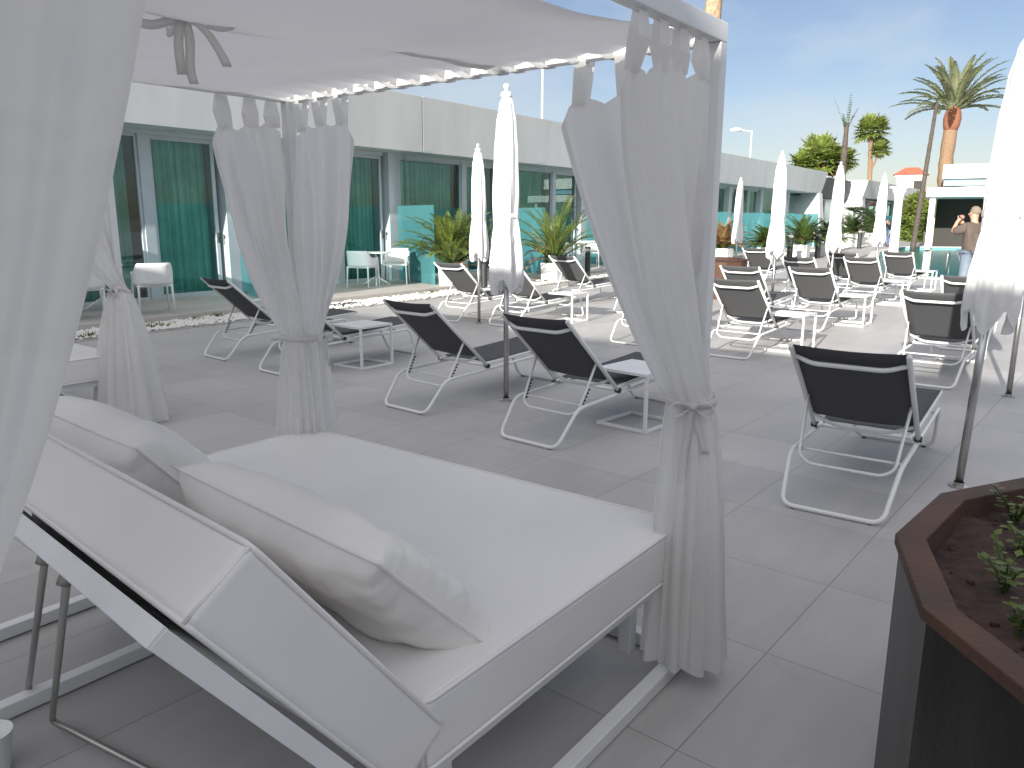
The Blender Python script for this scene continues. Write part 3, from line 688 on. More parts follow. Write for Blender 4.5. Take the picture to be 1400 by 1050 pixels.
# ================= PARASOLS =================
def make_parasol(label, loc, rz=0):
    t = thing('closed_parasol', label, 'parasol', loc, rz, 'closed white parasols')
    q = MB(); q.tube([(0, 0, 0), (0, 0, 1.28)], .0235, 16); pl = q.build('pole', STEEL, t, smooth=True)
    q = MB(); q.lathe([(.055, 0), (.055, .008), (.03, .012), (.03, .03)], n=20); q.tube([(0, 0, 1.16), (0, 0, 1.2)], .03, 14); q.build('base_plate', STEEL, t)
    q = MB(); q.tube([(0, 0, 1.1), (0, 0, 2.62)], .019, 12); q.tube([(0, 0, 1.02), (0, 0, 1.14)], .034, 12); q.build('upper_pole', WHITE2, t, smooth=True)
    rr = random.Random(int(loc[0]*10)); ph = [rr.uniform(0, 6) for _ in range(6)]
    prof = [(0, .035), (.05, .062), (.15, .085), (.30, .100), (.5, .108), (.66, .098), (.74, .112), (.85, .128), (.94, .132), (1, .120)]
    def rad(v):
        for i in range(len(prof)-1):
            if v <= prof[i+1][0]:
                f = (v-prof[i][0])/(prof[i+1][0]-prof[i][0]); f = f*f*(3-2*f); return prof[i][1]+(prof[i+1][1]-prof[i][1])*f
        return prof[-1][1]
    def fn(u, v):
        a = 2*pi*u; r_ = rad(v); z = 2.60-v*(1.58+.07*sin(4*a+ph[2])*v)
        fold = .16*sin(8*a+ph[0]+1.6*v)+.07*sin(13*a+ph[1]-2*v)+.04*sin(5*a+ph[3]+5*v)
        k = r_*(1+fold*(.25+.75*v))
        if v > .66: k *= 1+.10*sin(4*a+ph[4])
        return (k*cos(a)+.006*sin(4*v+ph[5]), k*sin(a), z)
    q = MB(); q.grid(fn, 128, 60); cn = q.build('canopy', UMB, t, smooth=True)
    q = MB()
    def st(u, v):
        a = 2*pi*u; r_ = rad(.64)*1.12+.004*sin(8*a); return (r_*cos(a), r_*sin(a), 1.63+(v-.5)*.035+.01*sin(a+ph[0]))
    q.grid(st, 40, 1); q.grid(lambda u, v: (.105*cos(4.2)+(v-.5)*.02, .105*sin(4.2)-.012, 1.62-.22*u), 6, 1); q.build('strap', UMB, cn, smooth=True)
    q = MB(); q.lathe([(.045, 2.585), (.05, 2.60), (.04, 2.625), (.016, 2.63), (.014, 2.645), (.026, 2.66), (.026, 2.675), (.015, 2.69), (0, 2.693)], n=16); q.build('finial', WHITE2, t, smooth=True)
    return t
U = [('large closed white parasol on a steel pole, left of centre between the front loungers', 5.452, 4.001),
 ('closed white parasol at the right edge, leaning in view, beside the rusty planter', 5.261, .419),
 ('slimmer closed white parasol left of the large one, by the potted palm', 9.443, 7.455),
 ('tallest looking closed parasol of the sunlit right group', 13.174, 4.099),
 ('closed parasol in the sunlit group, in front of the slanting building end', 16.299, 3.933),
 ('closed parasol just left of the white column', 20.696, 3.975),
 ('small closed parasol behind the far rusty planter', 20.792, 7.52),
 ('closed parasol at the extreme right edge with only its pole in view', 8.35, .36)]
U0 = make_parasol(U[0][0], (U[0][1], U[0][2], 0))
for i, (lb, x, y) in enumerate(U[1:]):
    o = dup(U0, (x, y, 0), 1.1*i+.5, lb)

    if i == 0: o.rotation_mode = 'QUATERNION'; o.rotation_quaternion = Matrix.Rotation(R(2.2), 3, F).to_quaternion() @ Matrix.Rotation(.5, 3, 'Z').to_quaternion()
# ================= CORTEN PLANTERS =================
def make_planter(label, loc, rz, h=.8, ns=15, Rr_=1.0, sm=None):
    t = thing('corten_planter', label, 'planter', loc, rz, 'faceted rusty steel planters')
    ring = lambda r, z: [(r*cos(2*pi*k/ns), r*sin(2*pi*k/ns), z) for k in range(ns)]
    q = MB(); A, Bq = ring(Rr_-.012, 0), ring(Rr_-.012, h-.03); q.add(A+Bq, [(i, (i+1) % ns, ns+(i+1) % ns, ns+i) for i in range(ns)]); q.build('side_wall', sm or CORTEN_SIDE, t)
    q = MB(); a, b_, c_, d = ring(Rr_, h-.028), ring(Rr_, h), ring(Rr_-.072, h), ring(Rr_-.072, h-.09)
    q.add(a+b_+c_+d, [(k*ns+i, k*ns+(i+1) % ns, (k+1)*ns+(i+1) % ns, (k+1)*ns+i) for k in range(3) for i in range(ns)]); q.build('rim', CORTEN, t, bevel=.004)
    q = MB()
    def so_(u, v):
        a = 2*pi*u; r = (Rr_-.062)*v; x, y = r*cos(a), r*sin(a)
        return (x, y, h-.075+.05*(1-v)+.03*noise.noise(Vector((x*3, y*3, 1)))+.018*noise.noise(Vector((x*11, y*11, 4))))
    q.grid(so_, 90, 40); g_ = random.Random(4)
    for k in range(260):
        a = g_.uniform(0, 6.28); r = .9*math.sqrt(g_.random()); p = so_(a/6.2832, r/(Rr_-.062)); s = g_.uniform(.004, .014); 
        q.box((p[0], p[1], p[2]+s*.2), (s*1.4, s, s*.9), None)
    q.build('soil', SOIL, t, smooth=True)
    return t
PLN = Vector((2.21, -.70, 0))
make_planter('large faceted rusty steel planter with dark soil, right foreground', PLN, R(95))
def seedling(label, loc, seed, h=.14):
    t = thing('seedling', label, 'plant', loc, 0, 'small plants in the near planter'); g_ = random.Random(seed)
    q = MB(); lf = MB()
    for k in range(6):
        a = g_.uniform(0, 6.28); l = g_.uniform(.6, 1)*h; tip = Vector((cos(a)*l*.6, sin(a)*l*.6, l*.9)); q.tube([(0, 0, -.02), tip*.5+Vector((0, 0, .01)), tip], [.003, .002, .001], 5)
        for j in range(9):
            s = .15+.85*j/8; p = tip*s; b_ = g_.uniform(0, 6.28); L_ = g_.uniform(.018, .036)
            d = Vector((cos(b_), sin(b_), g_.uniform(-.2, .7))).normalized(); sd = d.cross(Vector((0, 0, 1))).normalized()*L_*.38
            lf.add([p, p+d*L_*.5+sd, p+d*L_, p+d*L_*.5-sd], [(0, 1, 2, 3)])
    q.build('stem', LEAF, t); lf.build('foliage', LEAF_Y, t); return t
for i, (px, py, sz) in enumerate(((1388, 712, .12), (1397, 758, .09), (1374, 806, .12), (1392, 862, .08))):
    p = on_ground(px, py, .74); lb = ['bushy green seedling highest in view in the near planter soil', 'sprig between the two bushier seedlings in the near planter', 'bushy yellow-green seedling in the middle of the visible soil', 'small leafy seedling lowest in the near planter'][i]
    seedling(lb, p, 20+i, sz)
d17 = at_depth(955, 380, 17.6)
FP = Vector((d17.x, d17.y, 0))
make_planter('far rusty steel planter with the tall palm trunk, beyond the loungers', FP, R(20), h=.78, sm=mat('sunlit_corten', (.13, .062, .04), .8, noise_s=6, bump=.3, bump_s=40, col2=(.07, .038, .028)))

# ================= PALMS AND PLANTS =================
def frond(q, base, az, el0, L, droop, nl, ll, wl, g_, rq=None, vee=.5, width_taper=True):
    P = [Vector(base)]; el = el0; n = 12; step = L/n; dirs = []
    for i in range(n):
        d = Vector((cos(az)*cos(el), sin(az)*cos(el), sin(el))); dirs.append(d); P.append(P[-1]+d*step); el -= droop/n*(.4+1.2*i/n)
    if rq: rq.tube(P, [max(.002, .012*L*(1-i/(n+1))) for i in range(n+1)], 4, cap=False)
    for k in range(nl):
        s = .16+.84*(k+.5)/nl; f = s*n; i = min(n-1, int(f)); p = P[i].lerp(P[i+1], f-i); d = dirs[i]
        side = d.cross(Vector((0, 0, 1)))
        side = side.normalized() if side.length > 1e-3 else Vector((1, 0, 0)); upv = side.cross(d)
        l = ll*(sin(pi*min(1, .12+s*.88))**.6)*g_.uniform(.85, 1.1)
        for sg in (1, -1):
            t_ = (d*.75+side*sg*.75+upv*vee*g_.uniform(.2, 1)).normalized(); mid = p+t_*l*.5; tip = p+t_*l-Vector((0, 0, l*.22)); w2 = (d-t_*d.dot(t_)).normalized()*wl
            q.add([p-w2*.5, mid-w2, tip, mid+w2, p+w2*.5], [(0, 1, 2, 3, 4)])
def trunk_mesh(pts, rs, bumpy=.06, n=14):
    q = MB(); P = rounded(pts, 3, 8) if len(pts) > 2 else [Vector(pts[0]).lerp(Vector(pts[-1]), i/24) for i in range(25)]
    k = len(P); rr = [(rs[0]+(rs[1]-rs[0])*i/(k-1))*(1+bumpy*(1 if i % 2 else -1)) for i in range(k)]
    q.tube(P, rr, n); return q
def feather_palm(label, base, top, r0, r1, L, nf, seed, lm, bm, crown_m=None, crown_r=0, el=(-.3, 1.4), droop=1.3, nl=34, ll=.5, wl=.035, cat='palm tree', group=None, azr=None, mid=None):
    t = thing('palm_tree', label, cat, base, 0, group); g_ = random.Random(seed); T = Vector(top)-Vector(base)
    trunk_mesh([(0, 0, 0), T] if mid is None else [(0, 0, 0), mid-Vector(base), T], (r0, r1)).build('trunk', bm, t, smooth=True)
    if crown_m:
        q = MB(); c = (T if mid is None else T-(mid-Vector(base))).normalized()
        q.tube([T-c*1.3, T-c*.9, T-c*.5, T-c*.1, T+c*.4], [r1*.95, crown_r, crown_r*1.08, crown_r*.9, crown_r*.35], 14); q.build('crown_base', crown_m, t, smooth=True)
    q = MB(); rq = MB()
    for k in range(nf):
        az = (k*2.39996+g_.uniform(-.2, .2)) if azr is None else g_.uniform(*azr); e = el[0]+(el[1]-el[0])*((k+.5)/nf)**.8
        frond(q, T+Vector((cos(az), sin(az), 0))*r1*.4, az, e, L*g_.uniform(.85, 1.08), droop*g_.uniform(.8, 1.15), nl, ll, wl, g_, rq)
    cr = q.build('crown', lm, t); rq.build('frond_stem', lm, cr); return t
def fan_palm(label, base, crowns, r0, r1, seed, lm, bm, nfan=36, fr=.8, group=None):
    t = thing('palm_tree', label, 'palm tree', base, 0, group); g_ = random.Random(seed); T = Vector(crowns[0])-Vector(base)
    trunk_mesh([(0, 0, 0), T], (r0, r1)).build('trunk', bm, t, smooth=True)
    for ci, c in enumerate(crowns):
        q = MB(); c = Vector(c)-Vector(base); f0 = fr if ci == 0 else fr*.6
        if ci: trunk_mesh([T*.62, c], (r1*.6, r1*.5)).build('side_trunk', bm, t)
        for k in range(nfan):
            az = k*2.4+g_.uniform(-.3, .3); e = -.7+2.1*((k+.5)/nfan)
            d = Vector((cos(az)*cos(e), sin(az)*cos(e), sin(e))); pl = f0*g_.uniform(.5, .9); hub = c+d*pl
            q.tube([c, hub], .015, 4, cap=False); s = d.cross(Vector((0, 0, 1))).normalized(); u_ = s.cross(d)
            for j in range(13):
                a = R(-125+250*j/12); dd = (d*cos(a)+s*sin(a)+u_*.15).normalized(); l = f0*g_.uniform(.62, .8); w2 = dd.cross(u_).normalized()*l*.10
                tip = hub+dd*l-Vector((0, 0, l*.25*g_.uniform(.3, 1.3)))
                q.add([hub, hub+dd*l*.55+w2, tip, hub+dd*l*.55-w2], [(0, 1, 2, 3)])
        q.build('crown', lm, t)
    return t
# tall bare trunk in the far planter
tb = Vector((FP.x, FP.y, .7)); t1 = at_depth(957, 185, 17.6); t2 = at_depth(977, -5, 17.6)
dv = (t2-t1).normalized(); tt = t1+dv*14; b0 = t1+dv*((.7-t1.z)/dv.z)
feather_palm('tall palm trunk rising behind the daybed post out of the far planter', b0, tt, .17, .14, 3.2, 26, 5, LEAF_G, mat('mottled_bark', (.50, .36, .22), .9, noise_s=12, bump=1, bump_s=14, col2=(.22, .15, .10)), nl=24, ll=.5, wl=.03)
# canary date palm
D = 58; tp = at_depth(1304, 150, D); bs = at_depth(1281, 262, D); dv = (tp-bs).normalized(); bs = bs-dv*(bs.z/dv.z)
bs = at_depth(1304, 300, D); bs.z = 0; feather_palm('big date palm with red-brown crown base, right, above the pool bar', bs, tp, .46, .38, 3.5, 52, 2, LEAF_G, BARK, BARK_R, .47, el=(.05, 1.5), droop=.9, nl=54, ll=.42, wl=.035, mid=at_depth(1289, 245, D))
# slim leaning palm left of it
D = 46; tp = at_depth(1281, 140, D); bs = at_depth(1252, 315, D); dv = (tp-bs).normalized(); bs = bs-dv*(bs.z/dv.z)
feather_palm('slim dark leaning palm just left of the big date palm', bs, tp, .14, .08, 1.1, 6, 9, LEAF_G, BARK_D, el=(-.3, .5), droop=1.0, nl=26, ll=.2, wl=.02)
# spear trunk
D = 27; tp = at_depth(1158, 168, D); bs = at_depth(1143, 330, D); dv = (tp-bs).normalized(); bs = bs-dv*(bs.z/dv.z)
t = thing('pruned_palm', 'thin dark pruned palm ending in a spear, behind the parasols', 'palm tree', bs)
trunk_mesh([(0, 0, 0), tp-bs], (.19, .06)).build('trunk', BARK_D, t, smooth=True)
q = MB(); g_ = random.Random(5)
for k in range(7):
    e = 1.1+.3*g_.random(); frond(q, tp-bs-Vector((0, 0, .3)), k*.9, e, g_.uniform(.5, 1.2), .1, 14, .10, .012, g_)
q.build('crown', LEAF_D, t)
q = MB(); c0 = (tp-bs)*.42
for k in range(9): frond(q, c0, YAW-pi/2+g_.uniform(-.8, .8), .25*g_.random(), 1.4, 1.2, 22, .22, .02, g_)
q.build('side_frond', LEAF_D, t)
# fan palms
D = 78; tp = at_depth(1191, 180, D); tq = at_depth(1203, 206, D); bs = at_depth(1189, 299, D); bs.z = 0
fan_palm('small fan palm standing alone above the roof line, with a second lower tuft', bs, [tp, tq], .22, .18, 3, LEAF_Y, BARK, 40, 1.25)
D = 66; tp = at_depth(1122, 222, D); bs = Vector((tp.x, tp.y, 0))
fan_palm('broad fan palm rising behind the grey block roof', bs, [tp, tp+Vector((1.4, -1.2, .1)), tp+Vector((-1.2, .9, -.2))], .35, .3, 6, LEAF_Y, BARK_R, 44, 1.6)

def potted_palm(label, loc, h, seed, lm=LEAF_Y, pot=.5, nf=26, spread=1.0, ph=.5):
    t = thing('potted_palm', label, 'potted plant', loc, 0, 'palms in white cube planters'); g_ = random.Random(seed)
    q = MB(); s = pot/2; q.prism([(-s*.94, -s*.94, 0), (s*.94, -s*.94, 0), (s*.94, s*.94, 0), (-s*.94, s*.94, 0)], [(-s, -s, ph), (s, -s, ph), (s, s, ph), (-s, s, ph)]); q.build('pot', PLASTIC, t, bevel=.012)
    q = MB(); q.box((0, 0, ph+.002), (pot*.86, pot*.86, .01)); q.build('pot_soil', SOIL, t)
    q = MB(); rq = MB()
    for k in range(nf):
        az = k*2.4+g_.uniform(-.3, .3); e = 1.5-.95*spread*((k+.5)/nf)
        frond(q, Vector((g_.uniform(-.08, .08), g_.uniform(-.08, .08), ph)), az, e, h*g_.uniform(.75, 1.05), 1.25*g_.uniform(.6, 1.2), 42, .20, .010, g_, rq)
    q.build('foliage', lm, t); rq.build('stem', LEAF_Y if lm is not LEAF_Y else LEAF_D, t)
    if nf > 20:
        q = MB()
        for k in range(9): frond(q, Vector((0, 0, ph)), g_.uniform(0, 6.3), .9*g_.random()+.2, h*.6, 1.5, 18, .16, .012, g_)
        q.build('dry_foliage', LEAF_O, t)
    return t
p = on_ground(620, 396); potted_palm('bushy potted palm in a white cube planter behind the left second-row lounger', (p.x, p.y, 0), 1.62, 3, nf=80, lm=LEAF_Y, spread=.95)
p = on_ground(757, 386); potted_palm('open yellow-green potted palm in a white cube planter left of the big curtain', (p.x, p.y, 0), 1.95, 8, nf=34, spread=1.0)
for i, (px, py, h, lm, lb) in enumerate((
    (905, 372, 1.5, LEAF, 'potted palm hidden behind the big curtain'),
    (987, 360, 1.7, LEAF_O, 'sparse brownish potted palm beside the small far parasol'),
    (1048, 358, 1.5, LEAF, 'potted palm partly behind the tall sunlit parasol'),
    (1095, 352, 2.2, LEAF, 'tall bushy potted palm before the slanting building end'),
    (1131, 350, 1.9, LEAF_D, 'dark potted palm left of the spear-tipped trunk'),
    (1163, 338, 2.2, LEAF_D, 'far potted palm behind the low white wall, left one'),
    (1188, 336, 2.2, LEAF_D, 'far potted palm behind the low white wall, right one'),
    (1273, 334, 2.6, LEAF_D, 'dark green shrub in a white pot by the pool bar post'),
    (1290, 333, 2.0, LEAF_D, 'shrub in the white pot nearest the dark bar interior'))):
    p = on_ground(px, py); potted_palm(lb, (p.x, p.y, 0 if p.y < 11.3 else .12), h*.72, 30+i, lm=lm, pot=.6 if i < 5 else .9, nf=80, spread=1.25, ph=.55 if i < 5 else .8)
def bush(name, label, loc, h, r, seed, m_, n=2600, ls=.12):
    t = thing(name, label, 'bush', loc); g_ = random.Random(seed); q = MB(); st = MB()
    for k in range(26):
        a = g_.uniform(0, 6.28); rr_ = r*g_.random(); st.tube([(0, 0, 0), (cos(a)*rr_*.5, sin(a)*rr_*.5, h*.5), (cos(a)*rr_, sin(a)*rr_, h*g_.uniform(.7, 1))], .015, 4)
    for k in range(n):
        z = h*g_.random(); a = g_.uniform(0, 6.28); rm = r*(.45+.65*sin(pi*min(1, .15+.8*z/h)))*(1+.25*noise.noise(Vector((cos(a)*2, sin(a)*2, z*1.5+seed)))); rr_ = rm*math.sqrt(g_.random())
        p = Vector((cos(a)*rr_, sin(a)*rr_, z)); d = Vector((g_.uniform(-1, 1), g_.uniform(-1, 1), g_.uniform(-.6, 1))).normalized(); s = d.orthogonal().normalized()*ls*.2; l = ls*g_.uniform(.7, 1.5)
        q.add([p, p+d*l*.5+s, p+d*l, p+d*l*.5-s], [(0, 1, 2, 3)])
    q.build('foliage', m_, t); st.build('stem', BARK, t); return t
p = on_ground(1252, 330); bush('bamboo', 'sunlit yellow-green bamboo clump right of the white column', p, 3.4, 1.25, 2, LEAF_Y, 3600, .4)
p = on_ground(1283, 329); bush('shrub', 'dark green tree-like shrub beside the pool bar', p, 3.6, 1.2, 4, LEAF_D, 3000, .35)
# little plants in the pebbles
gp = [(205, 452), (222, 449), (270, 440), (300, 436), (577, 405), (590, 402), (712, 388), (745, 387), (140, 468)]
g_ = random.Random(5)
for i, (px, py) in enumerate(gp):
    p = on_ground(px, py); p.y = min(max(p.y, 10.6), 11.2)
    t = thing('succulent', 'small green succulent in the pebble strip', 'plant', p, 0, 'small succulents in the pebble strip'); q = MB()
    for k in range(40):
        a = g_.uniform(0, 6.28); e = g_.uniform(.2, 1.4); d = Vector((cos(a)*cos(e), sin(a)*cos(e), sin(e))); s = d.orthogonal().normalized()*.012; l = g_.uniform(.05, .12); o_ = Vector((g_.uniform(-.07, .07), g_.uniform(-.07, .07), .03))
        q.add([o_-s*.5, o_+d*l*.5+s, o_+d*l, o_+d*l*.5-s], [(0, 1, 2, 3)])
    q.build('foliage', LEAF_Y, t)

p = on_ground(497, 422); q = MB(); q.box((0, 0, .02), (.75, .32, .02))
for k in range(9): q.box((-.32+k*.08, 0, .034), (.03, .28, .008))
o = q.build('drain_grate', DARK); o.location = (p.x, 10.9, .022); tag(o, 'dark drain grate set in the pebble strip right of the middle curtain', 'grate')
# ================= TERRACE FURNITURE =================
def make_chair(label, loc, rz):   # faces +x
    t = thing('armchair', label, 'chair', loc, rz, 'white plastic terrace armchairs')
    def pt(u):   # U path: front of one arm -> back -> front of other arm
        a = -pi/2-.5+(pi+1.0)*u   # angle measured so that the middle is at -x
        cx = -cos(a); s = sin(a)
        ex_ = .29; 
        x = cx*.27 if cx < 0 else cx*.25; y = s*.285
        x = -.02+(-abs(cos(a))**.75*.25 if cos(a) > 0 else abs(cos(a))**.75*.26*1.2); y = math.copysign(abs(s)**.6*.285, s)
        return x, y
    def fn(u, v):
        x, y = pt(u); m_ = abs(u-.5)*2
        top = .80 if m_ < .38 else (.80-(m_-.38)/.22*.14 if m_ < .6 else .66-(m_-.6)*.05)
        bot = .46 if m_ < .8 else .46+(m_-.8)*.6
        z = bot+(top-bot)*v; lean = (z-.45)*.16*(1-m_*.8)
        return (x-lean, y*(1+.05*(z-.45)), z)
    q = MB(); q.grid(fn, 48, 6); q.build('shell', PLASTIC, t, smooth=True, solid=.018)
    q = MB(); q.grid(lambda u, v: (-.25+.5*u, (v-.5)*.52*(1-.03*u), .445-.02*sin(pi*v)*sin(pi*u)), 8, 8); q.build('seat', PLASTIC, t, smooth=True, solid=.022)
    for x, y in ((.235, .245), (.235, -.245), (-.235, .235), (-.235, -.235)):
        q = MB(); k = 1.14; q.tube([(x, y, .47 if x < 0 else .65), (x*1.03, y*1.02, .44), (x*k, y*1.08, 0)], [.016, .02, .012], 8); q.build('leg', PLASTIC, t, smooth=True)
    return t
def make_bistro(label, loc, rz=0):
    t = thing('bistro_table', label, 'table', loc, rz, 'round white terrace tables')
    q = MB(); q.lathe([(0, .715), (.33, .715), (.345, .722), (.345, .735), (.335, .742), (0, .742)], n=40); q.build('table_top', PLASTIC, t, smooth=False)
    q = MB(); q.tube([(0, 0, .17), (0, 0, .715)], [.03, .026], 12); q.build('stem', PLASTIC, t, smooth=True)
    for k in range(4):
        a = pi/4+k*pi/2; q = MB(); q.tube(rounded([(0, 0, .2), (cos(a)*.1, sin(a)*.1, .14), (cos(a)*.3, sin(a)*.3, .012)], .05), .018, 8); q.build('leg', PLASTIC, t, smooth=True)
    return t
zt_ = .12
def tp_(px, py): p = on_ground(px, py, zt_); return (p.x, p.y, zt_)
c0 = make_chair('white armchair seen from behind in front of the left sliding door', tp_(212, 428), R(70))
dup(c0, tp_(497, 393), R(20), 'white armchair left of the round table, half behind the middle curtain')
dup(c0, tp_(543, 388), R(215), 'white armchair right of the round table, facing left')
dup(c0, tp_(608, 384), R(10), 'white armchair behind the bushy potted palm, left one')
dup(c0, tp_(647, 380), R(200), 'white armchair behind the bushy potted palm, right one')
dup(c0, tp_(768, 368), R(20), 'white armchair behind the open potted palm')
dup(c0, tp_(806, 365), R(215), 'white armchair beside the black bollard at the curtain edge')
dup(c0, tp_(118, 436), R(70), 'white armchair at the far left, nearly hidden by the curtain')
g0 = make_bistro('round white table between two armchairs, right of the middle curtain', tp_(515, 390))
dup(g0, tp_(142, 424), .4, 'round white table at far left, mostly hidden by the draped curtain')
dup(g0, tp_(788, 366), .2, 'round white table behind the open potted palm')
dup(g0, tp_(628, 382), .2, 'round white table behind the bushy potted palm')
dup(c0, tp_(1040, 340), R(30), 'white armchair on the far terrace left of the tall sunlit parasol')
dup(c0, tp_(1118, 338), R(200), 'white armchair on the far terrace behind the tall potted palm')

# ================= BOLLARDS, COLUMN, LAMPS =================
def make_bollard(label, loc):
    t = thing('bollard', label, 'bollard', loc, 0, 'black bollard lights')
    q = MB(); q.tube([(0, 0, 0), (0, 0, .72)], .075, 18); q.build('body', DARK, t, smooth=False)
    q = MB(); q.tube([(0, 0, .72), (0, 0, .80)], .065, 18); q.build('lens', mat('lens', (.35, .34, .32), .4) if 'lens' not in bpy.data.materials else bpy.data.materials['lens'], t)
    q = MB(); q.tube([(0, 0, .80), (0, 0, .86)], .078, 18); q.build('cap', DARK, t); return t
B_ = [((662, 397), 'black bollard light behind the slim parasol pole'), ((803, 380), 'black bollard light at the left edge of the big curtain'), ((1079, 356), 'dark bollard light left of the tall potted palm'), ((1117, 353), 'dark bollard light right of the tall potted palm'), ((1174, 340), 'dark bollard light before the low white wall')]
bb = None
for (px, py), lb in B_:
    p = on_ground(px, py)
    if bb is None: bb = make_bollard(lb, p)
    else:
        o = dup(bb, p, 0, lb)
        if px > 1050: o.scale = (1.5, 1.5, 1.25)
p = on_ground(1221, 347); t = thing('column', 'white round column with flared top standing at the pool edge', 'column', p)
q = MB(); q.lathe([(.24, 0), (.24, .1), (.21, .16), (.18, 2.5)], n=24); q.build('shaft', STUCCO_W, t, smooth=True)
q = MB(); q.lathe([(.18, 2.5), (.21, 2.72), (.34, 2.95), (.46, 3.05), (.46, 3.12), (0, 3.12)], n=24); q.build('capital', STUCCO_W, t)
# ladder posts
p = on_ground(1292, 380); t = thing('pool_rail', 'steel pool ladder rail at the near pool edge', 'handrail', p)
q = MB()
for dx in (0, .5): q.tube(rounded([(0, -dx, -.1), (0, -dx, .72), (.35, -dx, .72), (.55, -dx, .3), (.55, -dx, -.3)], .12), .025, 8)
q.build('rail', STEEL, t, smooth=True)
def street_lamp(label, px, py, px2, depth, h_extra=0, arm=True):
    top = at_depth(px, py, depth); base = Vector((top.x, top.y, 0))
    t = thing('street_lamp', label, 'lamp post', base)
    q = MB(); q.tube([(0, 0, 0), (0, 0, top.z)], [.09, .05], 8); q.build('pole', mat('pole_grey', (.55, .55, .55), .5) if 'pole_grey' not in bpy.data.materials else bpy.data.materials['pole_grey'], t)
    if arm:
        l = -Rr*1.35; q = MB(); q.tube([(0, 0, top.z-.1), (l.x*.6, l.y*.6, top.z+.02)], .04, 6); q.build('arm', bpy.data.materials['pole_grey'], t)
        q = MB(); q.tube([(l.x*.55, l.y*.55, top.z+.02), (l.x*.8, l.y*.8, top.z+.05), (l.x*1.15, l.y*1.15, top.z)], [.10, .16, .07], 8); q.build('lamp_head', STUCCO_W, t, smooth=True)
    return t
street_lamp('street lamp with a white head above the white roof, right of the daybed post', 1028, 178, 0, 62)
street_lamp('thin bare mast above the roof between the parasol and the curtain', 742, 92, 0, 40, arm=False)

# ================= FAR BUILDINGS =================
cen = at_depth(1330, 299, 52)+Rt*1.9
pav = thing('pool_bar', 'white flat-roofed pool bar with dark open front', 'building', (cen.x, cen.y, 0), YAW+.05-pi/2+math.atan((1330-700)/1057)*-1)
# local x = to the right in view, y = away
q = MB(); q.box((3, -.5, 3.05), (14.2, 5.5, .5)); q.build('canopy_roof', STUCCO_W, pav, bevel=.02)
q = MB(); q.box((3.2, .5, 3.62), (13, 3.4, .34)); q.build('glazed_band', mat('blue_band', (.25, .42, .50), .2), pav)
q = MB(); q.box((3.3, .5, 4.2), (13.4, 4, .75)); q.build('upper_roof', STUCCO_W, pav)
q = MB(); q.box((2.85, 2.2, 1.4), (12.7, .3, 2.8)); q.build('rear_wall', DARKIN, pav)
q = MB(); q.box((-3.68, 1.3, 1.4), (.3, 2.1, 2.8)); q.build('side_wall', CREAM, pav)
for x in (-3.75, 9.5):
    q = MB(); q.box((x, -2.8, 1.4), (.28, .28, 2.8)); q.build('post', STUCCO_W, pav)
q = MB(); q.box((3.9, .3, .55), (8, .6, 1.1)); q.build('counter', DARKIN, pav)
for px, z_, lb in ((1250, 0, 'h'),):
    cen = at_depth(1262, 299, 95); hs = thing('far_house', 'cream and white house with red tiled roofs behind the palms', 'house', (cen.x, cen.y, 0), YAW-pi/2-math.atan((1262-700)/1057))
    q = MB(); q.box((1.5, 3, 1.6), (13, 6, 3.2)); q.build('wall', STUCCO_W, hs)
    def hip(q, cx, cy, z, lx, ly, h):
        q.add([(cx-lx, cy-ly, z), (cx+lx, cy-ly, z), (cx+lx, cy+ly, z), (cx-lx, cy+ly, z), (cx-lx*.35, cy, z+h), (cx+lx*.35, cy, z+h)], [(0, 1, 5, 4), (1, 2, 5), (2, 3, 4, 5), (3, 0, 4), (3, 2, 1, 0)])
    q = MB(); hip(q, 1.8, 3, 3.2, 7, 3.6, 1.6); q.build('roof', ROOFRED, hs)
    q = MB(); q.box((-1.6, 2.4, 3.0), (2.6, 2.4, 6.0)); tw_ = q.build('tower', CREAM, hs)
    q = MB(); q.box((-1.6, 2.4, 6.1), (3.0, 2.8, .25)); q.build('cornice', STUCCO_W, tw_)
    q = MB(); hip(q, -1.6, 2.4, 6.24, 1.7, 1.6, .8); q.build('tower_roof', ROOFRED, tw_)
    q = MB(); q.box((-.9, 1.17, 5.0), (.7, .1, 1.2)); q.build('window', DARKIN, hs)
q = MB(); a = on_ground(1152, 338.5); c_ = on_ground(1213, 334)
dv = (c_-a).normalized(); nn = Vector((-dv.y, dv.x, 0))*.4
q.prism([(*a.xy, 0), (*c_.xy, 0), (*(c_+nn).xy, 0), (*(a+nn).xy, 0)], [(*a.xy, .55), (*c_.xy, .55), (*(c_+nn).xy, .55), (*(a+nn).xy, .55)])
o = q.build('low_wall', STUCCO_W, bevel=.02); tag(o, 'low bright white wall running towards the pool bar', 'wall')
o = MB(); o.box((0, 0, 0), (1, 1, .01))

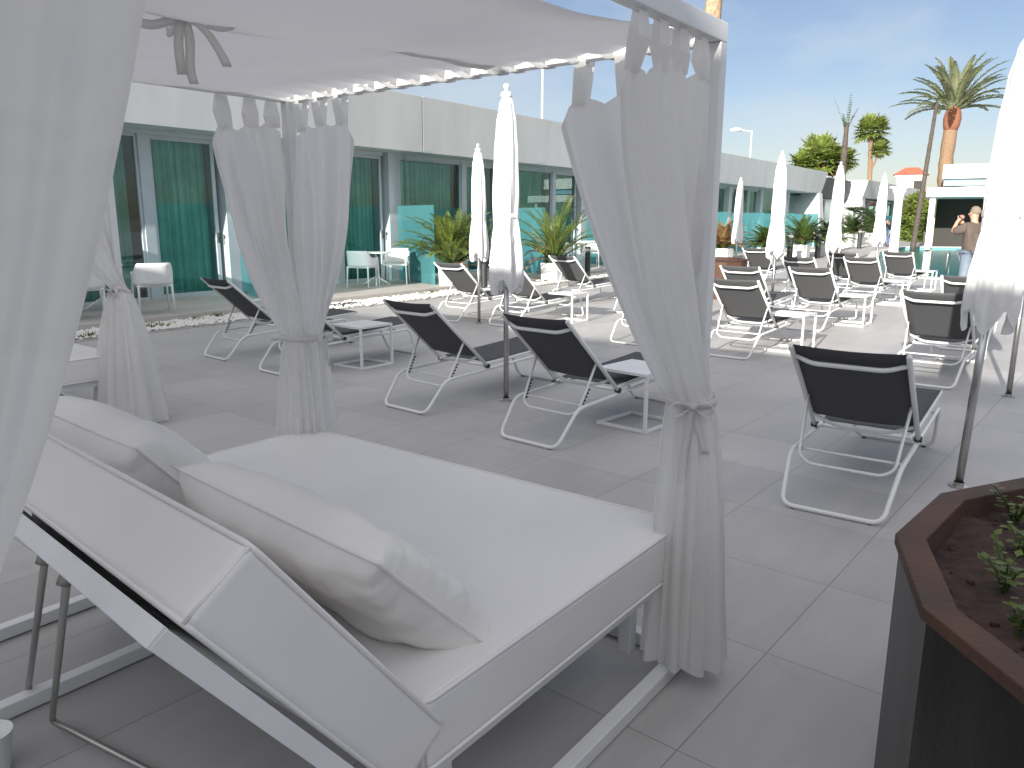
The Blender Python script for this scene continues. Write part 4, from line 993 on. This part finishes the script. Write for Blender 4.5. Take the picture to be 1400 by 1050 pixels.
# ================= PEOPLE =================
def skinned(name, verts, edges, radii, m_, parent, root=0, sub=2):
    me = bpy.data.meshes.new(name); me.from_pydata(verts, edges, []); me.materials.append(m_)
    o = link(bpy.data.objects.new(name, me), parent)
    sk = o.modifiers.new('skin', 'SKIN'); sk.use_smooth_shade = True
    if not me.skin_vertices: me.skin_vertices.new()
    for i, r_ in enumerate(radii):
        d = me.skin_vertices[0].data[i]; d.radius = (r_, r_) if not isinstance(r_, tuple) else r_; d.use_root = (i == root)
    sb = o.modifiers.new('sub', 'SUBSURF'); sb.levels = sub; sb.render_levels = sub
    return o
def person(label, loc, rz, J, shirt, trousers, hair, scale=1.0, phone=None):
    t = thing('person', label, 'person', loc, rz); t.scale = (scale,)*3
    names = list(J); idx = {n: i for i, n in enumerate(names)}
    E = [('pelvis', 'waist'), ('waist', 'chest'), ('chest', 'neckb'), ('neckb', 'neck'), ('neck', 'head'), ('head', 'crown')]
    for s in 'LR':
        E += [('chest', 'sh'+s), ('sh'+s, 'el'+s), ('el'+s, 'wr'+s), ('wr'+s, 'palm'+s), ('pelvis', 'hip'+s), ('hip'+s, 'kn'+s), ('kn'+s, 'an'+s), ('an'+s, 'toe'+s)]
    rad = dict(pelvis=.13, waist=.12, chest=.125, neckb=.065, neck=.055, head=.092, crown=.075)
    for s in 'LR': rad.update({'sh'+s: .048, 'el'+s: .043, 'wr'+s: .03, 'palm'+s: .035, 'hip'+s: .088, 'kn'+s: .06, 'an'+s: .04, 'toe'+s: .04})
    body = skinned('body', [J[n] for n in names], [(idx[a], idx[b_]) for a, b_ in E], [rad[n] for n in names], SKIN, t, idx['pelvis'])
    def sub(name, chain, rr_, m_, root):
        ns = list(dict.fromkeys([n for e in chain for n in e])); ii = {n: i for i, n in enumerate(ns)}
        skinned(name, [J[n] for n in ns], [(ii[a], ii[b_]) for a, b_ in chain], [rr_[n] for n in ns], m_, t, ii[root])
    sr = dict(pelvis=.165, waist=.175, chest=.185, neckb=.09)
    for s in 'LR': sr.update({'sh'+s: .115, 'el'+s: .075})
    sub('shirt', [('pelvis', 'waist'), ('waist', 'chest'), ('chest', 'neckb')]+[e for s in 'LR' for e in (('chest', 'sh'+s), ('sh'+s, 'el'+s))], sr, shirt, 'waist')
    tr = dict(pelvis=.15)
    for s in 'LR': tr.update({'hip'+s: .11, 'kn'+s: .085, 'an'+s: .07})
    sub('trousers', [e for s in 'LR' for e in (('pelvis', 'hip'+s), ('hip'+s, 'kn'+s), ('kn'+s, 'an'+s))], tr, trousers, 'pelvis')
    q = MB(); H = (Vector(J['head'])+Vector(J['crown']))/2; fw = Vector((1, 0, 0))
    def hf(u, v):
        a = 2*pi*u; e = pi*.5-v*pi*.62; d = Vector((cos(a)*cos(e)*.105, sin(a)*cos(e)*.088, sin(e)*.10))
        if cos(a)*cos(e) > .25 and e < .75: d *= .86
        return H+Vector((-.012, 0, .022))+d
    q.grid(hf, 28, 14); q.build('hair', hair, t, smooth=True)
    q = MB(); q.tube([H+Vector((.085, 0, .0)), H+Vector((.115, 0, -.03)), H+Vector((.09, 0, -.04))], [.009, .014, .009], 6)
    for s in (1, -1): q.tube([H+Vector((-.01, s*.088, .01)), H+Vector((-.015, s*.103, -.005)), H+Vector((-.01, s*.09, -.035))], [.012, .014, .009], 6)
    q.build('face_features', SKIN, t, smooth=True)
    for s in 'LR':
        W, P_ = Vector(J['wr'+s]), Vector(J['palm'+s]); d = (P_-W).normalized(); sd = d.orthogonal().normalized(); q = MB(); cu = sd.cross(d)
        for k in range(4):
            o_ = P_+sd*(k-1.5)*.02+d*.02; L_ = (.065, .075, .07, .055)[k]; q.tube([o_, o_+d*L_*.5+cu*.008, o_+d*L_*.85+cu*.025], [.009, .0085, .007], 6)
        o_ = W.lerp(P_, .6)+sd*.03; q.tube([o_, o_+sd*.025+d*.03, o_+sd*.028+d*.055+cu*.01], [.011, .010, .008], 6)
        q.build('fingers', SKIN, t, smooth=True)
        A_ = Vector(J['an'+s]); T_ = Vector(J['toe'+s]); q = MB(); dd = (T_-A_); dd.z = 0; dd.normalize(); q.tube([Vector((A_.x, A_.y, .045))-dd*.06, Vector((A_.x, A_.y, .05)), Vector((T_.x, T_.y, .04)), Vector((T_.x, T_.y, .035))+dd*.05], [.04, .05, .045, .03], 8); q.build('shoe', DARK, t, smooth=True)
    return t
# man: faces left-away (local +x forward)
J = dict(pelvis=(0, 0, .95), waist=(.0, 0, 1.12), chest=(.01, 0, 1.35), neckb=(.0, 0, 1.49), neck=(.015, 0, 1.55), head=(.035, 0, 1.64), crown=(.03, 0, 1.72),
 shL=(.0, .19, 1.42), elL=(.22, .27, 1.33), wrL=(.27, .12, 1.52), palmL=(.25, .07, 1.58),
 shR=(.0, -.19, 1.42), elR=(.20, -.25, 1.27), wrR=(.30, -.08, 1.46), palmR=(.29, -.02, 1.53),
 hipL=(0, .095, .90), knL=(.02, .11, .49), anL=(-.01, .12, .09), toeL=(.12, .14, .045),
 hipR=(0, -.095, .90), knR=(.03, -.11, .49), anR=(.0, -.12, .09), toeR=(.13, -.14, .045))
mp_ = on_ground(1319, 416)
person('man in a brown T-shirt and grey-blue trousers seen from behind, hands raised to his face', mp_, YAW+.35, J, SHIRT, JEANS, HAIR, 1.03)
J2 = dict(J); J2.update(waist=(.08, 0, 1.08), chest=(.27, 0, 1.20), neckb=(.38, 0, 1.27), neck=(.43, 0, 1.29), head=(.51, 0, 1.31), crown=(.58, 0, 1.34),
 shL=(.29, .18, 1.22), elL=(.36, .22, .97), wrL=(.45, .16, .78), palmL=(.47, .15, .70), shR=(.29, -.18, 1.22), elR=(.34, -.22, .97), wrR=(.46, -.16, .80), palmR=(.49, -.15, .72))
mp2 = on_ground(1217, 337)
person('person in a dark top and blue trousers bending over behind the white column', mp2, YAW+pi/2+.6, J2, NAVY, mat('blue_trousers', (.08, .13, .30), .9), HAIR, 1.1)
